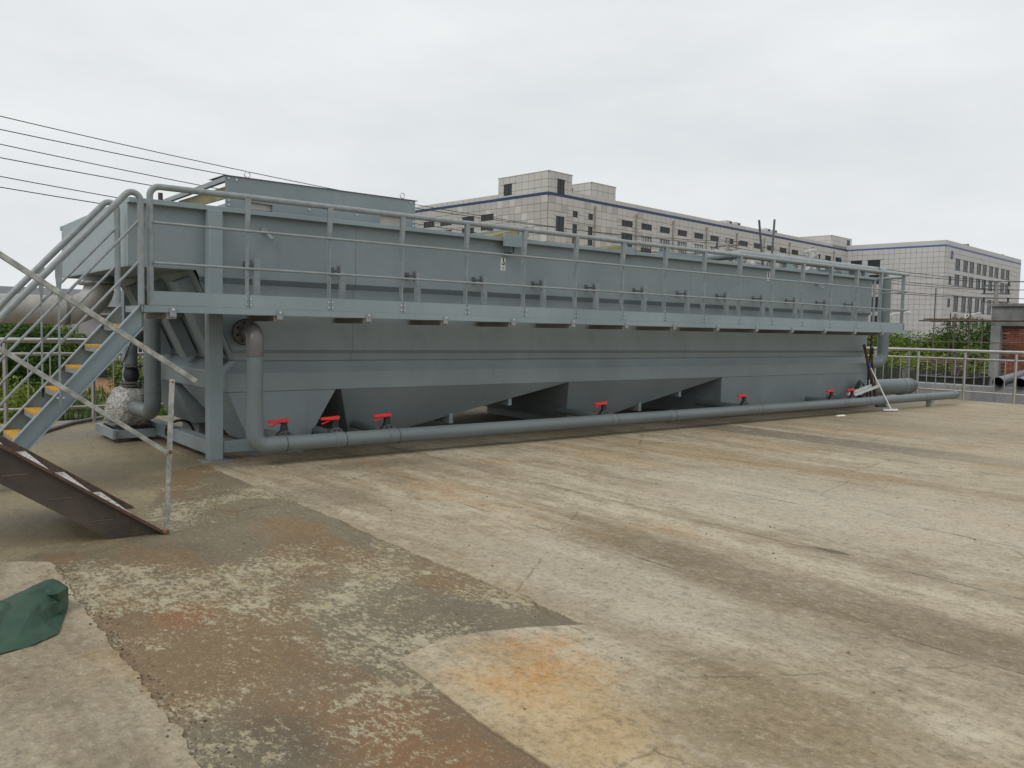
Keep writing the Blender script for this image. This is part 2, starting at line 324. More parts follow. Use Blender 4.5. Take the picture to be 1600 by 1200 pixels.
# ------------------------------------------------------------------ mesh helpers
OFF = {}
class MB:
    def __init__(s): s.v = []; s.f = []; s.sm = []; s.mi = []; s.cm = 0
    def add(s, vs, fs, smooth=False):
        b = len(s.v); s.v += [tuple(v) for v in vs]
        for f in fs: s.f.append([b + i for i in f]); s.sm.append(smooth); s.mi.append(s.cm)
        return s
    def box(s, x0, x1, y0, y1, z0, z1):
        vs = [(x, y, z) for z in (z0, z1) for y in (y0, y1) for x in (x0, x1)]
        return s.add(vs, [(0, 2, 3, 1), (4, 5, 7, 6), (0, 1, 5, 4), (2, 6, 7, 3), (0, 4, 6, 2), (1, 3, 7, 5)])
    def hexa(s, b, t):      # bottom quad, top quad (both ccw from above)
        return s.add(list(b) + list(t), [(3, 2, 1, 0), (4, 5, 6, 7), (0, 1, 5, 4), (1, 2, 6, 5), (2, 3, 7, 6), (3, 0, 4, 7)])
    def beam(s, p0, p1, w, h, up=(0, 0, 1)):
        p0 = V(p0); p1 = V(p1); d = (p1 - p0).normalized(); u = V(up)
        a = d.cross(u)
        if a.length < 1e-4: a = d.cross(V((1, 0, 0)))
        a.normalize(); b = a.cross(d).normalized(); a = a * w / 2; b = b * h / 2
        q = [-a - b, a - b, a + b, -a + b]
        return s.add([p0 + x for x in q] + [p1 + x for x in q], [(3, 2, 1, 0), (4, 5, 6, 7), (0, 1, 5, 4), (1, 2, 6, 5), (2, 3, 7, 6), (3, 0, 4, 7)])
    def prism(s, poly, vec):
        vec = V(vec); n = len(poly); a = [V(p) for p in poly]; b = [p + vec for p in a]
        return s.add(a + b, [tuple(range(n))[::-1], tuple(range(n, 2 * n))] + [(i, (i + 1) % n, n + (i + 1) % n, n + i) for i in range(n)])
    def tube(s, pts, r, n=10, caps=True, closed=False):
        pts = [V(p) for p in pts]; m = len(pts); rs = r if isinstance(r, (list, tuple)) else [r] * m
        t0 = (pts[1] - pts[0]).normalized(); up = V((0, 0, 1)) if abs(t0.z) < .9 else V((1, 0, 0))
        a = t0.cross(up).normalized(); vs = []
        for i, p in enumerate(pts):
            if i == 0: t = t0
            elif i == m - 1: t = (pts[i] - pts[i - 1]).normalized()
            else:
                t = ((pts[i + 1] - pts[i]).normalized() + (pts[i] - pts[i - 1]).normalized())
                t = t.normalized() if t.length > 1e-6 else t0
            a = (a - t * a.dot(t)).normalized(); b = t.cross(a)
            for k in range(n):
                an = 2 * pi * k / n; vs.append(p + (a * cos(an) + b * sin(an)) * rs[i])
        fs = [(i * n + k, i * n + (k + 1) % n, (i + 1) * n + (k + 1) % n, (i + 1) * n + k) for i in range(m - 1) for k in range(n)]
        base = len(s.v); s.add(vs, fs, True)
        if caps:
            s.add(vs[:n], [tuple(range(n))[::-1]]); s.add(vs[(m - 1) * n:], [tuple(range(n))])
        return s
    def ball(s, c, r, sq=(1, 1, 1), n=10, m=6):
        vs = []; c = V(c)
        for i in range(m + 1):
            t = pi * i / m
            for k in range(n):
                a = 2 * pi * k / n; vs.append(c + V((r * sq[0] * sin(t) * cos(a), r * sq[1] * sin(t) * sin(a), r * sq[2] * cos(t))))
        fs = [(i * n + k, (i + 1) * n + k, (i + 1) * n + (k + 1) % n, i * n + (k + 1) % n) for i in range(m) for k in range(n)]
        return s.add(vs, fs, True)
    def mesh(s, name, off=(0, 0, 0)):
        me = bpy.data.meshes.new(name); o = V(off)
        me.from_pydata([tuple(V(v) - o) for v in s.v], [], s.f)
        for p, q, k in zip(me.polygons, s.sm, s.mi): p.use_smooth = q; p.material_index = k
        me.update(); return me
    def build(s, name, mat, parent=None, bev=0, fix=False):
        off = OFF.get(parent.name, (0, 0, 0)) if parent else (0, 0, 0)
        me = s.mesh(name, off)
        for m in (mat if isinstance(mat, (list, tuple)) else [mat]): me.materials.append(m)
        o = bpy.data.objects.new(name, me); COL.objects.link(o)
        if parent: o.parent = parent; OFF[o.name] = off
        if fix:
            import bmesh
            bm = bmesh.new(); bm.from_mesh(me); bmesh.ops.remove_doubles(bm, verts=bm.verts, dist=1e-5)
            bmesh.ops.recalc_face_normals(bm, faces=bm.faces); bm.to_mesh(me); bm.free()
        if bev:
            b = o.modifiers.new('bevel', 'BEVEL'); b.width = bev; b.segments = 2; b.limit_method = 'ANGLE'; b.angle_limit = radians(40)
        return o
def arc(pts, rad, n=6):
    """polyline with rounded corners"""
    pts = [V(p) for p in pts]; o = [pts[0]]
    for i in range(1, len(pts) - 1):
        a, b, c = pts[i - 1], pts[i], pts[i + 1]; u = (a - b).normalized(); w = (c - b).normalized()
        ang = u.angle(w); d = min(rad / math.tan(ang / 2), (a - b).length * .49, (c - b).length * .49)
        p, q = b + u * d, b + w * d; rr = d * math.tan(ang / 2)
        cen = b + (u + w).normalized() * (rr / sin(ang / 2))
        for k in range(n + 1):
            t = k / n; x = (p - cen).normalized().slerp((q - cen).normalized(), t)
            o.append(cen + x * rr)
    o.append(pts[-1]); return o
def thing(name, label, cat, loc=(0, 0, 0), group=None):
    o = bpy.data.objects.new(name, None); COL.objects.link(o); o.location = loc; o.empty_display_size = .2
    OFF[o.name] = tuple(loc); o['label'] = label; o['category'] = cat
    if group: o['group'] = group
    return o
def tag(o, label, cat, group=None):
    o['label'] = label; o['category'] = cat
    if group: o['group'] = group
    return o
def struct(o): o['kind'] = 'structure'; return o
def stuff(o): o['kind'] = 'stuff'; return o
def rest(o, z=0): return o
def copy_tree(o, loc=None, parent=None):
    c = o.copy(); COL.objects.link(c)
    if parent: c.parent = parent
    if loc is not None: c.location = loc
    for ch in [k for k in bpy.data.objects if k.parent == o]: copy_tree(ch, None, c)
    return c
def linked(name, me, parent, loc=(0, 0, 0), rot=(0, 0, 0)):
    o = bpy.data.objects.new(name, me); COL.objects.link(o); o.parent = parent; o.location = loc; o.rotation_euler = rot
    return o

# ================================================================== SETTING
b = MB(); b.box(-900, 1500, -900, 1800, -2.6, -2.2)
struct(b.build('ground', M['meadow']))
b = MB(); b.box(-9, 20.75, -10, 13.55, -2.19, 0.0)
struct(b.build('concrete_platform', M['slab']))
def jag(p0, p1, step, amp, seed):
    p0 = V(p0); p1 = V(p1); n_ = max(1, int((p1 - p0).length / step)); d = (p1 - p0) / n_; nn = V((-d.y, d.x, 0)).normalized(); o = []
    for i in range(n_):
        q = p0 + d * i
        a = amp * (noise.noise(V((q.x * 3, q.y * 3, seed))) + .6 * noise.noise(V((q.x * 14, q.y * 14, seed + 5))) + .35 * noise.noise(V((q.x * 50, q.y * 50, seed))))
        if i == 0: a = 0
        o.append(q + nn * a)
    return o
def sheet(name, outline, z, mat):
    """thin screed layer: top face and a rough side, its edge jagged"""
    import bmesh
    bm = bmesh.new(); vs = [bm.verts.new((p.x, p.y, z)) for p in outline]
    from mathutils.geometry import tessellate_polygon
    for tri in tessellate_polygon([[V((p.x, p.y, 0)) for p in outline]]):
        try: bm.faces.new([vs[i] for i in tri])
        except ValueError: pass
    low = [bm.verts.new((p.x + .002 * noise.noise(p * 30), p.y, -.02)) for p in outline]
    k = len(vs)
    for i in range(k): bm.faces.new((vs[i], low[i], low[(i + 1) % k], vs[(i + 1) % k]))
    bmesh.ops.recalc_face_normals(bm, faces=bm.faces)
    bm.faces.ensure_lookup_table()
    if bm.faces[0].normal.z < 0: bmesh.ops.reverse_faces(bm, faces=bm.faces)
    me = bpy.data.meshes.new(name); bm.to_mesh(me); bm.free(); me.materials.append(mat)
    o = bpy.data.objects.new(name, me); COL.objects.link(o); return struct(o)
ol = [V((20.75, -10, 0)), V((20.75, 13.54, 0)), V((2.9, 13.54, 0)), V((2.85, 8.75, 0))]
ol = ol[:3] + jag((2.9, 13.5, 0), (2.83, 8.7, 0), .2, .02, 1) + jag((2.83, 8.7, 0), (2.80, 2.9, 0), .02, .025, 2)
ol += jag((2.80, 2.9, 0), (2.55, 3.03, 0), .02, .010, 3) + jag((2.55, 3.03, 0), (2.30, 3.12, 0), .02, .008, 3) + jag((2.30, 3.12, 0), (2.08, 3.13, 0), .02, .008, 3) + jag((2.08, 3.13, 0), (1.84, 3.06, 0), .02, .008, 4)
ol += jag((1.84, 3.06, 0), (1.78, 2.4, 0), .02, .012, 6) + jag((1.78, 2.4, 0), (1.77, 0, 0), .03, .014, 7) + [V((1.77, -10, 0))]
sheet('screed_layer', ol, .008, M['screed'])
ol = [V((-9, -10, 0)), V((.85, -10, 0))] + jag((.85, 0, 0), (.87, 3.2, 0), .02, .03, 11) + jag((.87, 3.2, 0), (.90, 5.5, 0), .02, .028, 12) + jag((.90, 5.5, 0), (.60, 5.75, 0), .02, .03, 13) + jag((.6, 5.75, 0), (-9, 5.9, 0), .1, .04, 14) + [V((-9, 5.9, 0))]
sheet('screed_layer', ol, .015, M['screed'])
# crumbs along the broken left edge
b = MB(); rs = random.Random(3)
for i in range(420):
    if i < 260: x = .90 + rs.gauss(0.02, .035); y = rs.uniform(1.8, 5.4)
    else: x = rs.uniform(.2, 9); y = rs.uniform(1.2, 8)
    r = rs.uniform(.0015, .006 if i < 260 else .0075); z = .0 if (x < 2.8 and x > .9) else (.015 if x < .9 else .008)
    if 1.78 < x < 2.8 and y < 3.0: z = .008
    b.ball((x, y, z + r * .4), r, (rs.uniform(.7, 1.5), rs.uniform(.7, 1.5), rs.uniform(.5, 1)), 5, 3)
stuff(b.build('loose_grit', simple('grit', (.15, .12, .09), .9, var=.5, scale=40)))

# ================================================================== FAR BUILDINGS
TH = radians(6.25); U = V((cos(TH), sin(TH), 0)); W = V((-sin(TH), cos(TH), 0))
GZ = -2.2
def subtract(rect, holes):
    rs_ = [rect]
    for h in holes:
        nx = []
        for (a, b_, c, d) in rs_:
            if h[1] <= a or h[0] >= b_ or h[3] <= c or h[2] >= d: nx.append((a, b_, c, d)); continue
            if h[2] > c: nx.append((a, b_, c, h[2]))
            if h[3] < d: nx.append((a, b_, h[3], d))
            lo, hi = max(c, h[2]), min(d, h[3])
            if h[0] > a: nx.append((a, h[0], lo, hi))
            if h[1] < b_: nx.append((h[1], b_, lo, hi))
        rs_ = nx
    return [r for r in rs_ if r[1] - r[0] > .06 and r[3] - r[2] > .06]
def fpt(P, D, N, s, z, o): q = P + D * s + N * o; return V((q.x, q.y, z))
def fbox(b, P, D, N, s0, s1, z0, z1, o0, o1):
    """box on a facade: s along D, outward offset o along N"""
    q = [fpt(P, D, N, s0, z0, o0), fpt(P, D, N, s1, z0, o0), fpt(P, D, N, s1, z0, o1), fpt(P, D, N, s0, z0, o1)]
    t = [V((p.x, p.y, z1)) for p in q]
    return b.add(q + t, [(3, 2, 1, 0), (4, 5, 6, 7), (0, 1, 5, 4), (1, 2, 6, 5), (2, 3, 7, 6), (3, 0, 4, 7)])
CACHE = {}
def window(root, P, D, N, s0, s1, z0, z1, cols=4, rows=1, pale=False, thin=False):
    w, h = round(s1 - s0, 2), round(z1 - z0, 2); key = (w, h, cols, rows, pale, D.x > .5, thin)
    if key not in CACHE:
        fb = MB(); O = V((0, 0, 0)); t = .07
        fbox(fb, O, D, N, 0, w, 0, t, 0, .08); fbox(fb, O, D, N, 0, w, h - t, h, 0, .08)
        fbox(fb, O, D, N, 0, t, t, h - t, 0, .08); fbox(fb, O, D, N, w - t, w, t, h - t, 0, .08)
        for i in range(1, cols):
            x = w * i / cols; fbox(fb, O, D, N, x - .035, x + .035, t, h - t, 0, .075)
        for i in range(1, rows):
            z = h * i / rows if rows > 2 else h * .36
            for j in range(cols):
                fbox(fb, O, D, N, w * j / cols + (t if j == 0 else .035), w * (j + 1) / cols - (t if j == cols - 1 else .035), z - .035, z + .035, 0, .07)
        fm = fb.mesh('window'); fm.materials.append(M['frame'])
        gb = MB(); zz = h * .36 if (pale and rows == 2) else h - t
        fbox(gb, O, D, N, t, w - t, t, zz, .01, .03); gm = gb.mesh('pane'); gm.materials.append(M['glass'])
        pm = None
        if pale and rows == 2:
            pb = MB(); fbox(pb, O, D, N, t, w - t, zz + .002, h - t, .01, .03); pm = pb.mesh('pane'); pm.materials.append(M['glass_reflect'])  # upper panes carry the painted sky reflection
        CACHE[key] = (fm, gm, pm)
    fm, gm, pm = CACHE[key]; q = fpt(P, D, N, s0, z0, 0) - V(OFF[root.name])
    o = linked('window', fm, root, q); linked('pane', gm, o)
    if pm: linked('pane', pm, o)
def facade(root, P, D, N, length, z0, z1, wins, pw, ph, sclip=0., gap=.042, depth=.14, budget=0, origin=(0, 0), mats=None, s_off=0.):
    """cladding: recessed-joint panels round the window openings; returns list of panel rects"""
    rects = []; s = s_off
    i = 0
    cols_ = int((length - s_off) / pw + .999); rows_ = int((z1 - z0) / ph + .999)
    for i in range(cols_):
        for j in range(rows_):
            a = s_off + i * pw; b_ = min(a + pw, length); c = z1 - (j + 1) * ph; d = c + ph; c = max(c, z0)
            if b_ - a < .1 or d - c < .1: continue
            for r in subtract((a, b_, c, d), wins):
                rects.append((r[0] + gap / 2, r[1] - gap / 2, r[2] + gap / 2, r[3] - gap / 2))
    return rects
def put_panels(root, P, D, N, rects, nparts, mat, mat2, rank, name='cladding_panel', depth=.14):
    rects = sorted(rects, key=rank); cache = {}
    for k, r in enumerate(rects[:nparts]):
        key = (round(r[1] - r[0], 2), round(r[3] - r[2], 2), (k * 7919) % 5 == 0)
        if key not in cache:
            pb = MB(); fbox(pb, V((0, 0, 0)), D, N, 0, key[0], 0, key[1], .002, depth); me = pb.mesh(name); me.materials.append(mat2 if key[2] else mat); cache[key] = me
        linked(name, cache[key], root, fpt(P, D, N, r[0], r[2], .0) - V(OFF[root.name]))
    rb = MB()
    for r in rects[nparts:]: fbox(rb, P, D, N, r[0], r[1], r[2], r[3], .002, depth)
    if rb.v: stuff(rb.build('cladding', mat, root))

# ---- long factory block
P1 = V((69.39, 80.46, 0)); N1 = -W; NL = -U
b1 = thing('factory_building', 'long pale stone clad factory block with blue roof stripe and stair towers, behind the tank', 'building', (69.39, 80.46, GZ))
LEN, DEP = 91.0, 38.0
def obox(b, P, s0, s1, t0, t1, z0, z1):
    q = [P + U * s0 + W * t0, P + U * s1 + W * t0, P + U * s1 + W * t1, P + U * s0 + W * t1]
    return b.hexa([V((p.x, p.y, z0)) for p in q], [V((p.x, p.y, z1)) for p in q])
wb = MB(); obox(wb, P1, .14, LEN - .1, .14, DEP, GZ, 19.5); wb.build('wall', M['joint'], b1)
winR = []; spec = []
for i in range(17):
    s = 14.95 + 4.55 * i
    if s + 2.5 > LEN - 5: break
    winR.append((s, s + 2.5, 16.3, 17.15)); spec.append((s, s + 2.5, 16.3, 17.15, 4, 1, False))
    winR.append((s, s + 2.5, 12.7, 15.4)); spec.append((s, s + 2.5, 12.7, 15.4, 4, 2, i > 0))
    for zb in (8.6, 4.6, .4): winR.append((s, s + 2.5, zb, zb + 2.6)); spec.append((s, s + 2.5, zb, zb + 2.6, 4, 2, False))
for (a, b_, c, d, co, ro) in ((1.4, 2.95, 14.3, 16.2, 2, 2), (1.4, 2.95, 10.3, 12.2, 2, 2), (4.6, 5.55, 16.4, 17.2, 1, 1), (7.75, 8.7, 16.4, 17.2, 1, 1), (4.6, 5.5, 13.0, 15.5, 1, 2), (7.75, 8.7, 13.0, 15.5, 1, 2), (1.5, 2.9, 19.05, 20.9, 2, 2)):
    winR.append((a, b_, c, d)); spec.append((a, b_, c, d, co, ro, False))
for a in spec: window(b1, P1, U, N1, *a[:4], a[4], a[5], a[6])
BANDZ = (18.72, 19.05)
rectR = facade(b1, P1, U, N1, LEN, GZ, BANDZ[0], [w for w in winR], 1.16, .98)
winL = []; specL = []
for k, s in enumerate((9.9, 13.8, 18.6, 22.4, 27, 30.8)):
    winL.append((s, s + 2.5, 16.3, 17.15)); specL.append((s, s + 2.5, 16.3, 17.15, 4, 1))
    winL.append((s, s + 2.5, 12.9, 15.6)); specL.append((s, s + 2.5, 12.9, 15.6, 4, 2))
winL.append((6.5, 8.0, 12.2, 14.3)); specL.append((6.5, 8.0, 12.2, 14.3, 2, 2))
winL.append((6.5, 8.0, 19.3, 20.8)); specL.append((6.5, 8.0, 19.3, 20.8, 2, 1))
for a in specL: window(b1, P1, W, NL, *a[:4], a[4], a[5])
rectL = facade(b1, P1, W, NL, DEP, GZ, BANDZ[0], winL, 1.16, .98)
put_panels(b1, P1, U, N1, rectR, 170, M['panel'], M['panel_b'], lambda r: r[0] + max(0, 13 - r[2]) * 6)
put_panels(b1, P1, W, NL, rectL, 125, M['panel_b'], M['panel'], lambda r: r[0] + max(0, 13 - r[2]) * 6)  # left face takes the darker stone, its shade put into the colour
# parapet zone above the stripe, both faces, butted around the corner tower
for (P, D, N, L0, L1) in ((P1, U, N1, 4.36, 81.65), (P1, U, N1, 90.95, LEN), (P1, W, NL, 9.12, DEP)):
    rr = facade(b1, P, D, N, L1, BANDZ[1], 19.62, [], 1.16, .6, s_off=L0)
    rb = MB()
    for r in rr: fbox(rb, P, D, N, r[0], r[1], r[2], r[3], .002, .14)
    stuff(rb.build('parapet_cladding', M['panel'], b1))
sb = MB(); fbox(sb, P1, U, N1, -.16, LEN, *BANDZ, .0, .17); fbox(sb, P1, W, NL, .002, DEP, *BANDZ, .0, .16)
sb.build('roof_stripe', M['bluestripe'], b1)
# corner tower, second tower and far tower
def tower(P, s0, s1, t0, t1, z0, z1, wins=(), winsL=()):
    tb = MB(); obox(tb, P, s0 + .0, s1, t0, t1, z0, z1 - .05); tw = tb.build('stair_tower', M['joint'], b1)
    PP = P + U * s0 + W * t0
    ra = facade(b1, PP, U, N1, s1 - s0, z0, z1, wins, 1.16, .98); rl = facade(b1, PP, W, NL, t1 - t0, z0, z1, winsL, 1.16, .98)
    pb = MB()
    for r in ra: fbox(pb, PP, U, N1, r[0], r[1], r[2], r[3], .002, .12)
    for r in rl: fbox(pb, PP, W, NL, r[0], r[1], r[2], r[3], .002, .12)
    stuff(pb.build('cladding', M['panel'], b1))
    cb = MB(); obox(cb, P, s0 - .15, s1 + .1, t0 - .15, t1 + .1, z1 - .045, z1 + .06); cb.build('coping', M['panel_b'], b1)
tower(P1, .0, 4.35, .0, 9.1, BANDZ[1] + .02, 21.7, wins=[(1.5, 2.9, 19.05, 20.9)], winsL=[(6.5, 8.0, 19.3, 20.8)])
tower(P1, 9.1, 14.2, .6, 10, 19.5, 21.55)
tower(P1, 81.7, 90.9, .2, 22, 19.5, 21.3, wins=[(6.9, 8.3, 19.9, 21.0)])
window(b1, P1 + U * 81.7 + W * .2, U, N1, 6.9, 8.3, 19.9, 21.0, 2, 1)
db = MB(); q = P1 + U * 9.1 + W * 3.9 + NL * .25; db.tube([(q.x, q.y, 19.6), (q.x, q.y, 21.2)], .09, 6); db.build('downpipe', M['window_frame_grey'], b1)
for s in [9.0 + 9.15 * i for i in range(9)]:
    db = MB(); q = P1 + U * s + N1 * .25; db.tube([(q.x, q.y, GZ), (q.x, q.y, 18.0)], .10, 6)
    db.box(q.x - .16, q.x + .16, q.y - .12, q.y + .12, 18.0, 18.3); db.build('downpipe', M['pole'], b1)
for s in (3.5, 4.7): pass
q = P1 + U * 85.2 + N1 * .2
eb = MB()
for k in range(16):
    a0, a1 = 2 * pi * k / 16, 2 * pi * (k + 1) / 16
    pts = [q + U * cos(a) * rr * .55 + V((0, 0, 16.4 + sin(a) * rr)) for a, rr in ((a0, .9), (a1, .9), (a1, .55), (a0, .55))]
    eb.prism(pts, N1 * .06)
eb.build('emblem', M['bluestripe2'], b1)
for i, (s, t, lb) in enumerate(((44.6, 1.2, 'first grey rooftop fan box from the left on the factory roof'), (47.3, 1.2, 'second grey rooftop fan box from the left on the factory roof'), (57.6, 1.2, 'third grey rooftop fan box from the left on the factory roof'), (60.1, 1.2, 'fourth grey rooftop fan box from the left on the factory roof'))):
    q = P1 + U * s + W * t; r_ = thing('rooftop_fan', lb, 'rooftop fan', (q.x, q.y, 19.5), 'fan boxes on the factory roof')
    vb = MB(); obox(vb, q, 0, 1.7, 0, 1.4, 19.5, 20.35); vb.build('housing', M['panel_c'], r_)
    vb = MB(); obox(vb, q, .9, 1.6, -.05, -.002, 19.6, 20.25); vb.build('louvre', M['frame'], r_)
# air-conditioner group on the left face
q = P1 + W * 11.4 + NL * .2
ac = thing('air_conditioner', 'white outdoor air conditioner unit with two fans on the factory side wall', 'air conditioner', (q.x, q.y, 14.0))
ab = MB(); fbox(ab, P1, W, NL, 10.4, 12.6, 13.2, 14.9, .2, .9); ab.build('casing', M['beige'], ac)
for s in (11.0, 12.0):
    ab = MB(); c_ = P1 + W * s + NL * .93; ab.tube([c_ + V((0, 0, 14.2)), c_ + NL * .08 + V((0, 0, 14.2))], .42, 14); fo = ab.build('fan_guard', M['frame'], ac)
    ab = MB(); c2 = c_ + NL * .1
    for k in range(4):
        a = k * pi / 2 + .4; ab.beam(c2 + V((0, 0, 14.2)), c2 + W * cos(a) * .36 + V((0, 0, 14.2 + sin(a) * .36)), .14, .03, up=NL)
    ab.build('fan_blade', M['white'], fo)

# ---- second building (right)
P2 = V((159.45, 71.64, 0))
b2 = thing('office_building', 'pale tiled building with rows of tall dark windows, right of the long factory', 'building', (159.45, 71.64, GZ))
L2, D2 = 49.6, 46.0
wb = MB(); obox(wb, P2, .14, L2, .14, D2, GZ, 19.7); wb.build('wall', M['joint2'], b2)
wr = []; sp2 = []
for i, s in enumerate((5.3, 9.9, 13.7, 18.2, 21.9, 26.3, 30.1, 34.6, 38.2)):
    for (c, d) in ((14.6, 16.85), (11.7, 13.8), (6.75, 9.8), (3.7, 5.75), (-.7, 1.6)):
        w_ = 2.8; wr.append((s, s + w_, c, d)); sp2.append((s, s + w_, c, d, 3, 2))
for (c, d) in ((11.7, 13.3), (7.5, 9.1), (3.3, 5.0), (-.4, 1.2)): wr.append((2.0, 3.6, c, d)); sp2.append((2.0, 3.6, c, d, 2, 1))
for a in sp2: window(b2, P2, U, N1, *a[:4], a[4], a[5])
rb = MB()
for r in facade(b2, P2, U, N1, L2, GZ, 18.72, wr, 1.5, .98): fbox(rb, P2, U, N1, *r, .002, .14)
stuff(rb.build('cladding', M['panel_c'], b2))
wl = []; 
for (s0, s1, c, d) in ((11.8, 14.2, 15.1, 16.7), (15.4, 17.6, 15.3, 16.7), (11.8, 14.2, 12.0, 13.8), (11.9, 13.1, 6.6, 9.5), (11.9, 13.1, 4.6, 5.8), (11.9, 13.0, -.2, 1.4), (19, 21.4, 15.1, 16.7)):
    wl.append((s0, s1, c, d)); window(b2, P2, W, NL, s0, s1, c, d, 3 if s1 - s0 > 2 else 2, 1)
rl = facade(b2, P2, W, NL, D2, GZ, 18.72, wl, 1.02, .98)
rb = MB()
for r in rl: fbox(rb, P2, W, NL, *r, .002, .14)
stuff(rb.build('cladding', M['panel_c'], b2))
sb = MB(); fbox(sb, P2, U, N1, -.16, L2, 18.72, 19.02, 0, .17); fbox(sb, P2, W, NL, .002, D2, 18.72, 19.02, 0, .16); sb.build('roof_stripe', M['bluestripe2'], b2)
sb = MB(); fbox(sb, P2, U, N1, -.13, L2, 19.03, 19.85, 0, .13); fbox(sb, P2, W, NL, .002, D2, 19.03, 19.85, 0, .12); sb.build('parapet', M['panel_c'], b2)
q = P2 + U * 3.1 + N1 * .2; eb = MB()
for k in range(16):
    a0, a1 = 2 * pi * k / 16, 2 * pi * (k + 1) / 16
    eb.prism([q + U * cos(a) * rr * .8 + V((0, 0, 17.3 + sin(a) * rr)) for a, rr in ((a0, .8), (a1, .8), (a1, .45), (a0, .45))], N1 * .06)
eb.build('emblem', M['bluestripe2'], b2)
for s, h in ((14, 1.2), (38, 1.0)):
    sb = MB(); a, c_, d_ = P2 + U * s + W * 1.5, P2 + U * (s + 5) + W * 1.5, P2 + U * (s + 4) + W * 1.5
    sb.prism([(a.x, a.y, 19.6), (c_.x, c_.y, 19.6), (d_.x, d_.y, 19.6 + h)], W * 4); sb.build('roof_hatch', M['roof'], b2)

# ---- brick building under construction at the right edge
bb = thing('brick_building', 'unfinished building with red brick infill and grey concrete frame at the right edge', 'building', (31.4, 12.3, GZ))
# concrete core: face looks back to the platform (normal -X)
wb = MB(); wb.box(31.52, 39, 2.0, 12.1, GZ, 2.35); wb.build('wall', M['mortar'], bb)
wb = MB(); wb.box(31.30, 31.52, 2.0, 12.38, 1.95, 2.62); wb.build('ring_beam', M['render_grey'], bb)
wb = MB(); wb.box(31.22, 39.2, 2.0, 12.45, 2.625, 2.72); wb.build('roof_slab', M['render_grey'], bb)
wb = MB(); wb.box(31.26, 31.519, 12.045, 12.36, GZ, 1.948); wb.build('column', M['wall_concrete'], bb)
wb = MB(); wb.box(31.24, 31.40, 2.0, 12.04, -.22, .12); wb.build('lintel', M['render_grey'], bb)
wb = MB(); wb.box(31.30, 31.50, 8.4, 11.1, GZ, -.23); wb.build('doorway_shade', M['dark'], bb)  # dark block painted as the shade of the opening, no recess behind
# bricks of the infill, laid course by course
bme = {}
for nm, mt in (('brick', M['brick']), ('brick_b', M['brick2'])):
    q = MB(); q.box(0, .06, .004, .236, .004, .056); me = q.mesh('brick'); me.materials.append(mt); bme[nm] = me
rs = random.Random(5); cnt = 0; rb = MB()
zc = .13; row = 0
while zc < 1.93:
    y = 12.03 - (row % 2) * .12
    while y > 4.2:
        ob = rs.uniform(0, .012)
        if y > 9.6 and cnt < 290 and zc > .1:
            o = linked('brick', bme['brick_b' if rs.random() < .13 else 'brick'], bb, V((31.46 - ob, y - .24, zc)) - V(OFF[bb.name])); cnt += 1
        else:
            rb.box(31.46 - ob, 31.519, y - .236, y - .004, zc + .004, zc + .056)
        y -= .245
    zc += .064; row += 1
stuff(rb.build('brickwork', M['brick'], bb))
rb = MB(); zc = GZ
while zc < -.3:
    y = 12.03
    while y > 11.2: rb.box(31.46, 31.519, y - .236, y - .004, zc + .004, zc + .056); y -= .245
    zc += .064
stuff(rb.build('brickwork', M['brick'], bb))

# scaffold beside it
sc_ = thing('scaffold', 'rusty tube scaffold with planks standing against the brick building', 'scaffold', (30.4, 13.2, GZ))
ys = [14.6, 14.15, 13.6, 13.2, 12.9, 12.55]
for k, (x, y, h) in enumerate(((30.0, 13.75, 3.25), (30.9, 13.6, 2.4), (30.0, 13.05, 2.35), (30.9, 12.95, 2.3), (30.0, 12.55, 2.4), (30.9, 12.5, 1.9))):
    q = MB(); q.tube([(x, y, GZ), (x + .02, y, h)], .024, 6); q.build('upright', M['bamboo'], sc_)
for (z, w_) in ((2.10, .045), (1.35, .028), (.62, .045), (-1.0, .045)):
    for x in (30.05, 30.95):
        q = MB(); q.tube([(x, 14.3, z), (x, 10.5 if z > 1 else 12.5, z + .02)], w_ * .7, 6); q.build('ledger', M['bamboo'], sc_)
for z in (2.14, .66, -.95):
    for k in range(3):
        q = MB(); q.box(30.15 + k * .26, 30.38 + k * .26, 12.65, 14.2, z, z + .04); q.build('plank', M['wood'], sc_)
q = MB(); q.tube([(30.0, 12.9, .1), (30.1, 12.5, 1.0)], .03, 6); q.tube([(30.9, 13.9, -2.2), (30.9, 12.9, .1)], .03, 6); q.build('brace', M['bamboo'], sc_)

# grey low wall beyond the right railing, with two pipes lying across it
q = MB(); q.box(22.6, 23.0, 2, 11.7, GZ, .27); q.box(23.0, 23.2, 2, 11.7, GZ, .12)
tag(q.build('low_wall', M['wall_concrete'], bev=.015), 'low grey cast concrete wall beyond the right stainless railing', 'wall')
for y, lb in ((8.66, 'grey pipe with open end lying on the low wall, the left of two'), (8.16, 'grey pipe with open end lying on the low wall, the right of two')):
    r_ = thing('loose_pipe', lb, 'pipe', (22.5, y, .27), 'pipes lying on the low wall')
    q = MB(); dirv = V((6, .9 if y > 8.4 else 1.3, .25)); p0 = V((22.5, y, .40))
    q.tube([p0, p0 + dirv], .128, 16, caps=False); q.tube([p0 + dirv, p0], .115, 16, caps=False); q.build('pipe_wall', M['pvc'], r_)
    q = MB(); q.tube([p0 + dirv * .12, p0 + dirv * .13], .114, 16); q.build('inner_shade', M['dark'], r_)  # dark disc stands in for the shade within the open end
for (x, y, h, w_) in ((25.2, 12.35, .48, .30), (25.4, 11.0, .55, .2), (26.2, 9.65, .5, .34)):
    pass
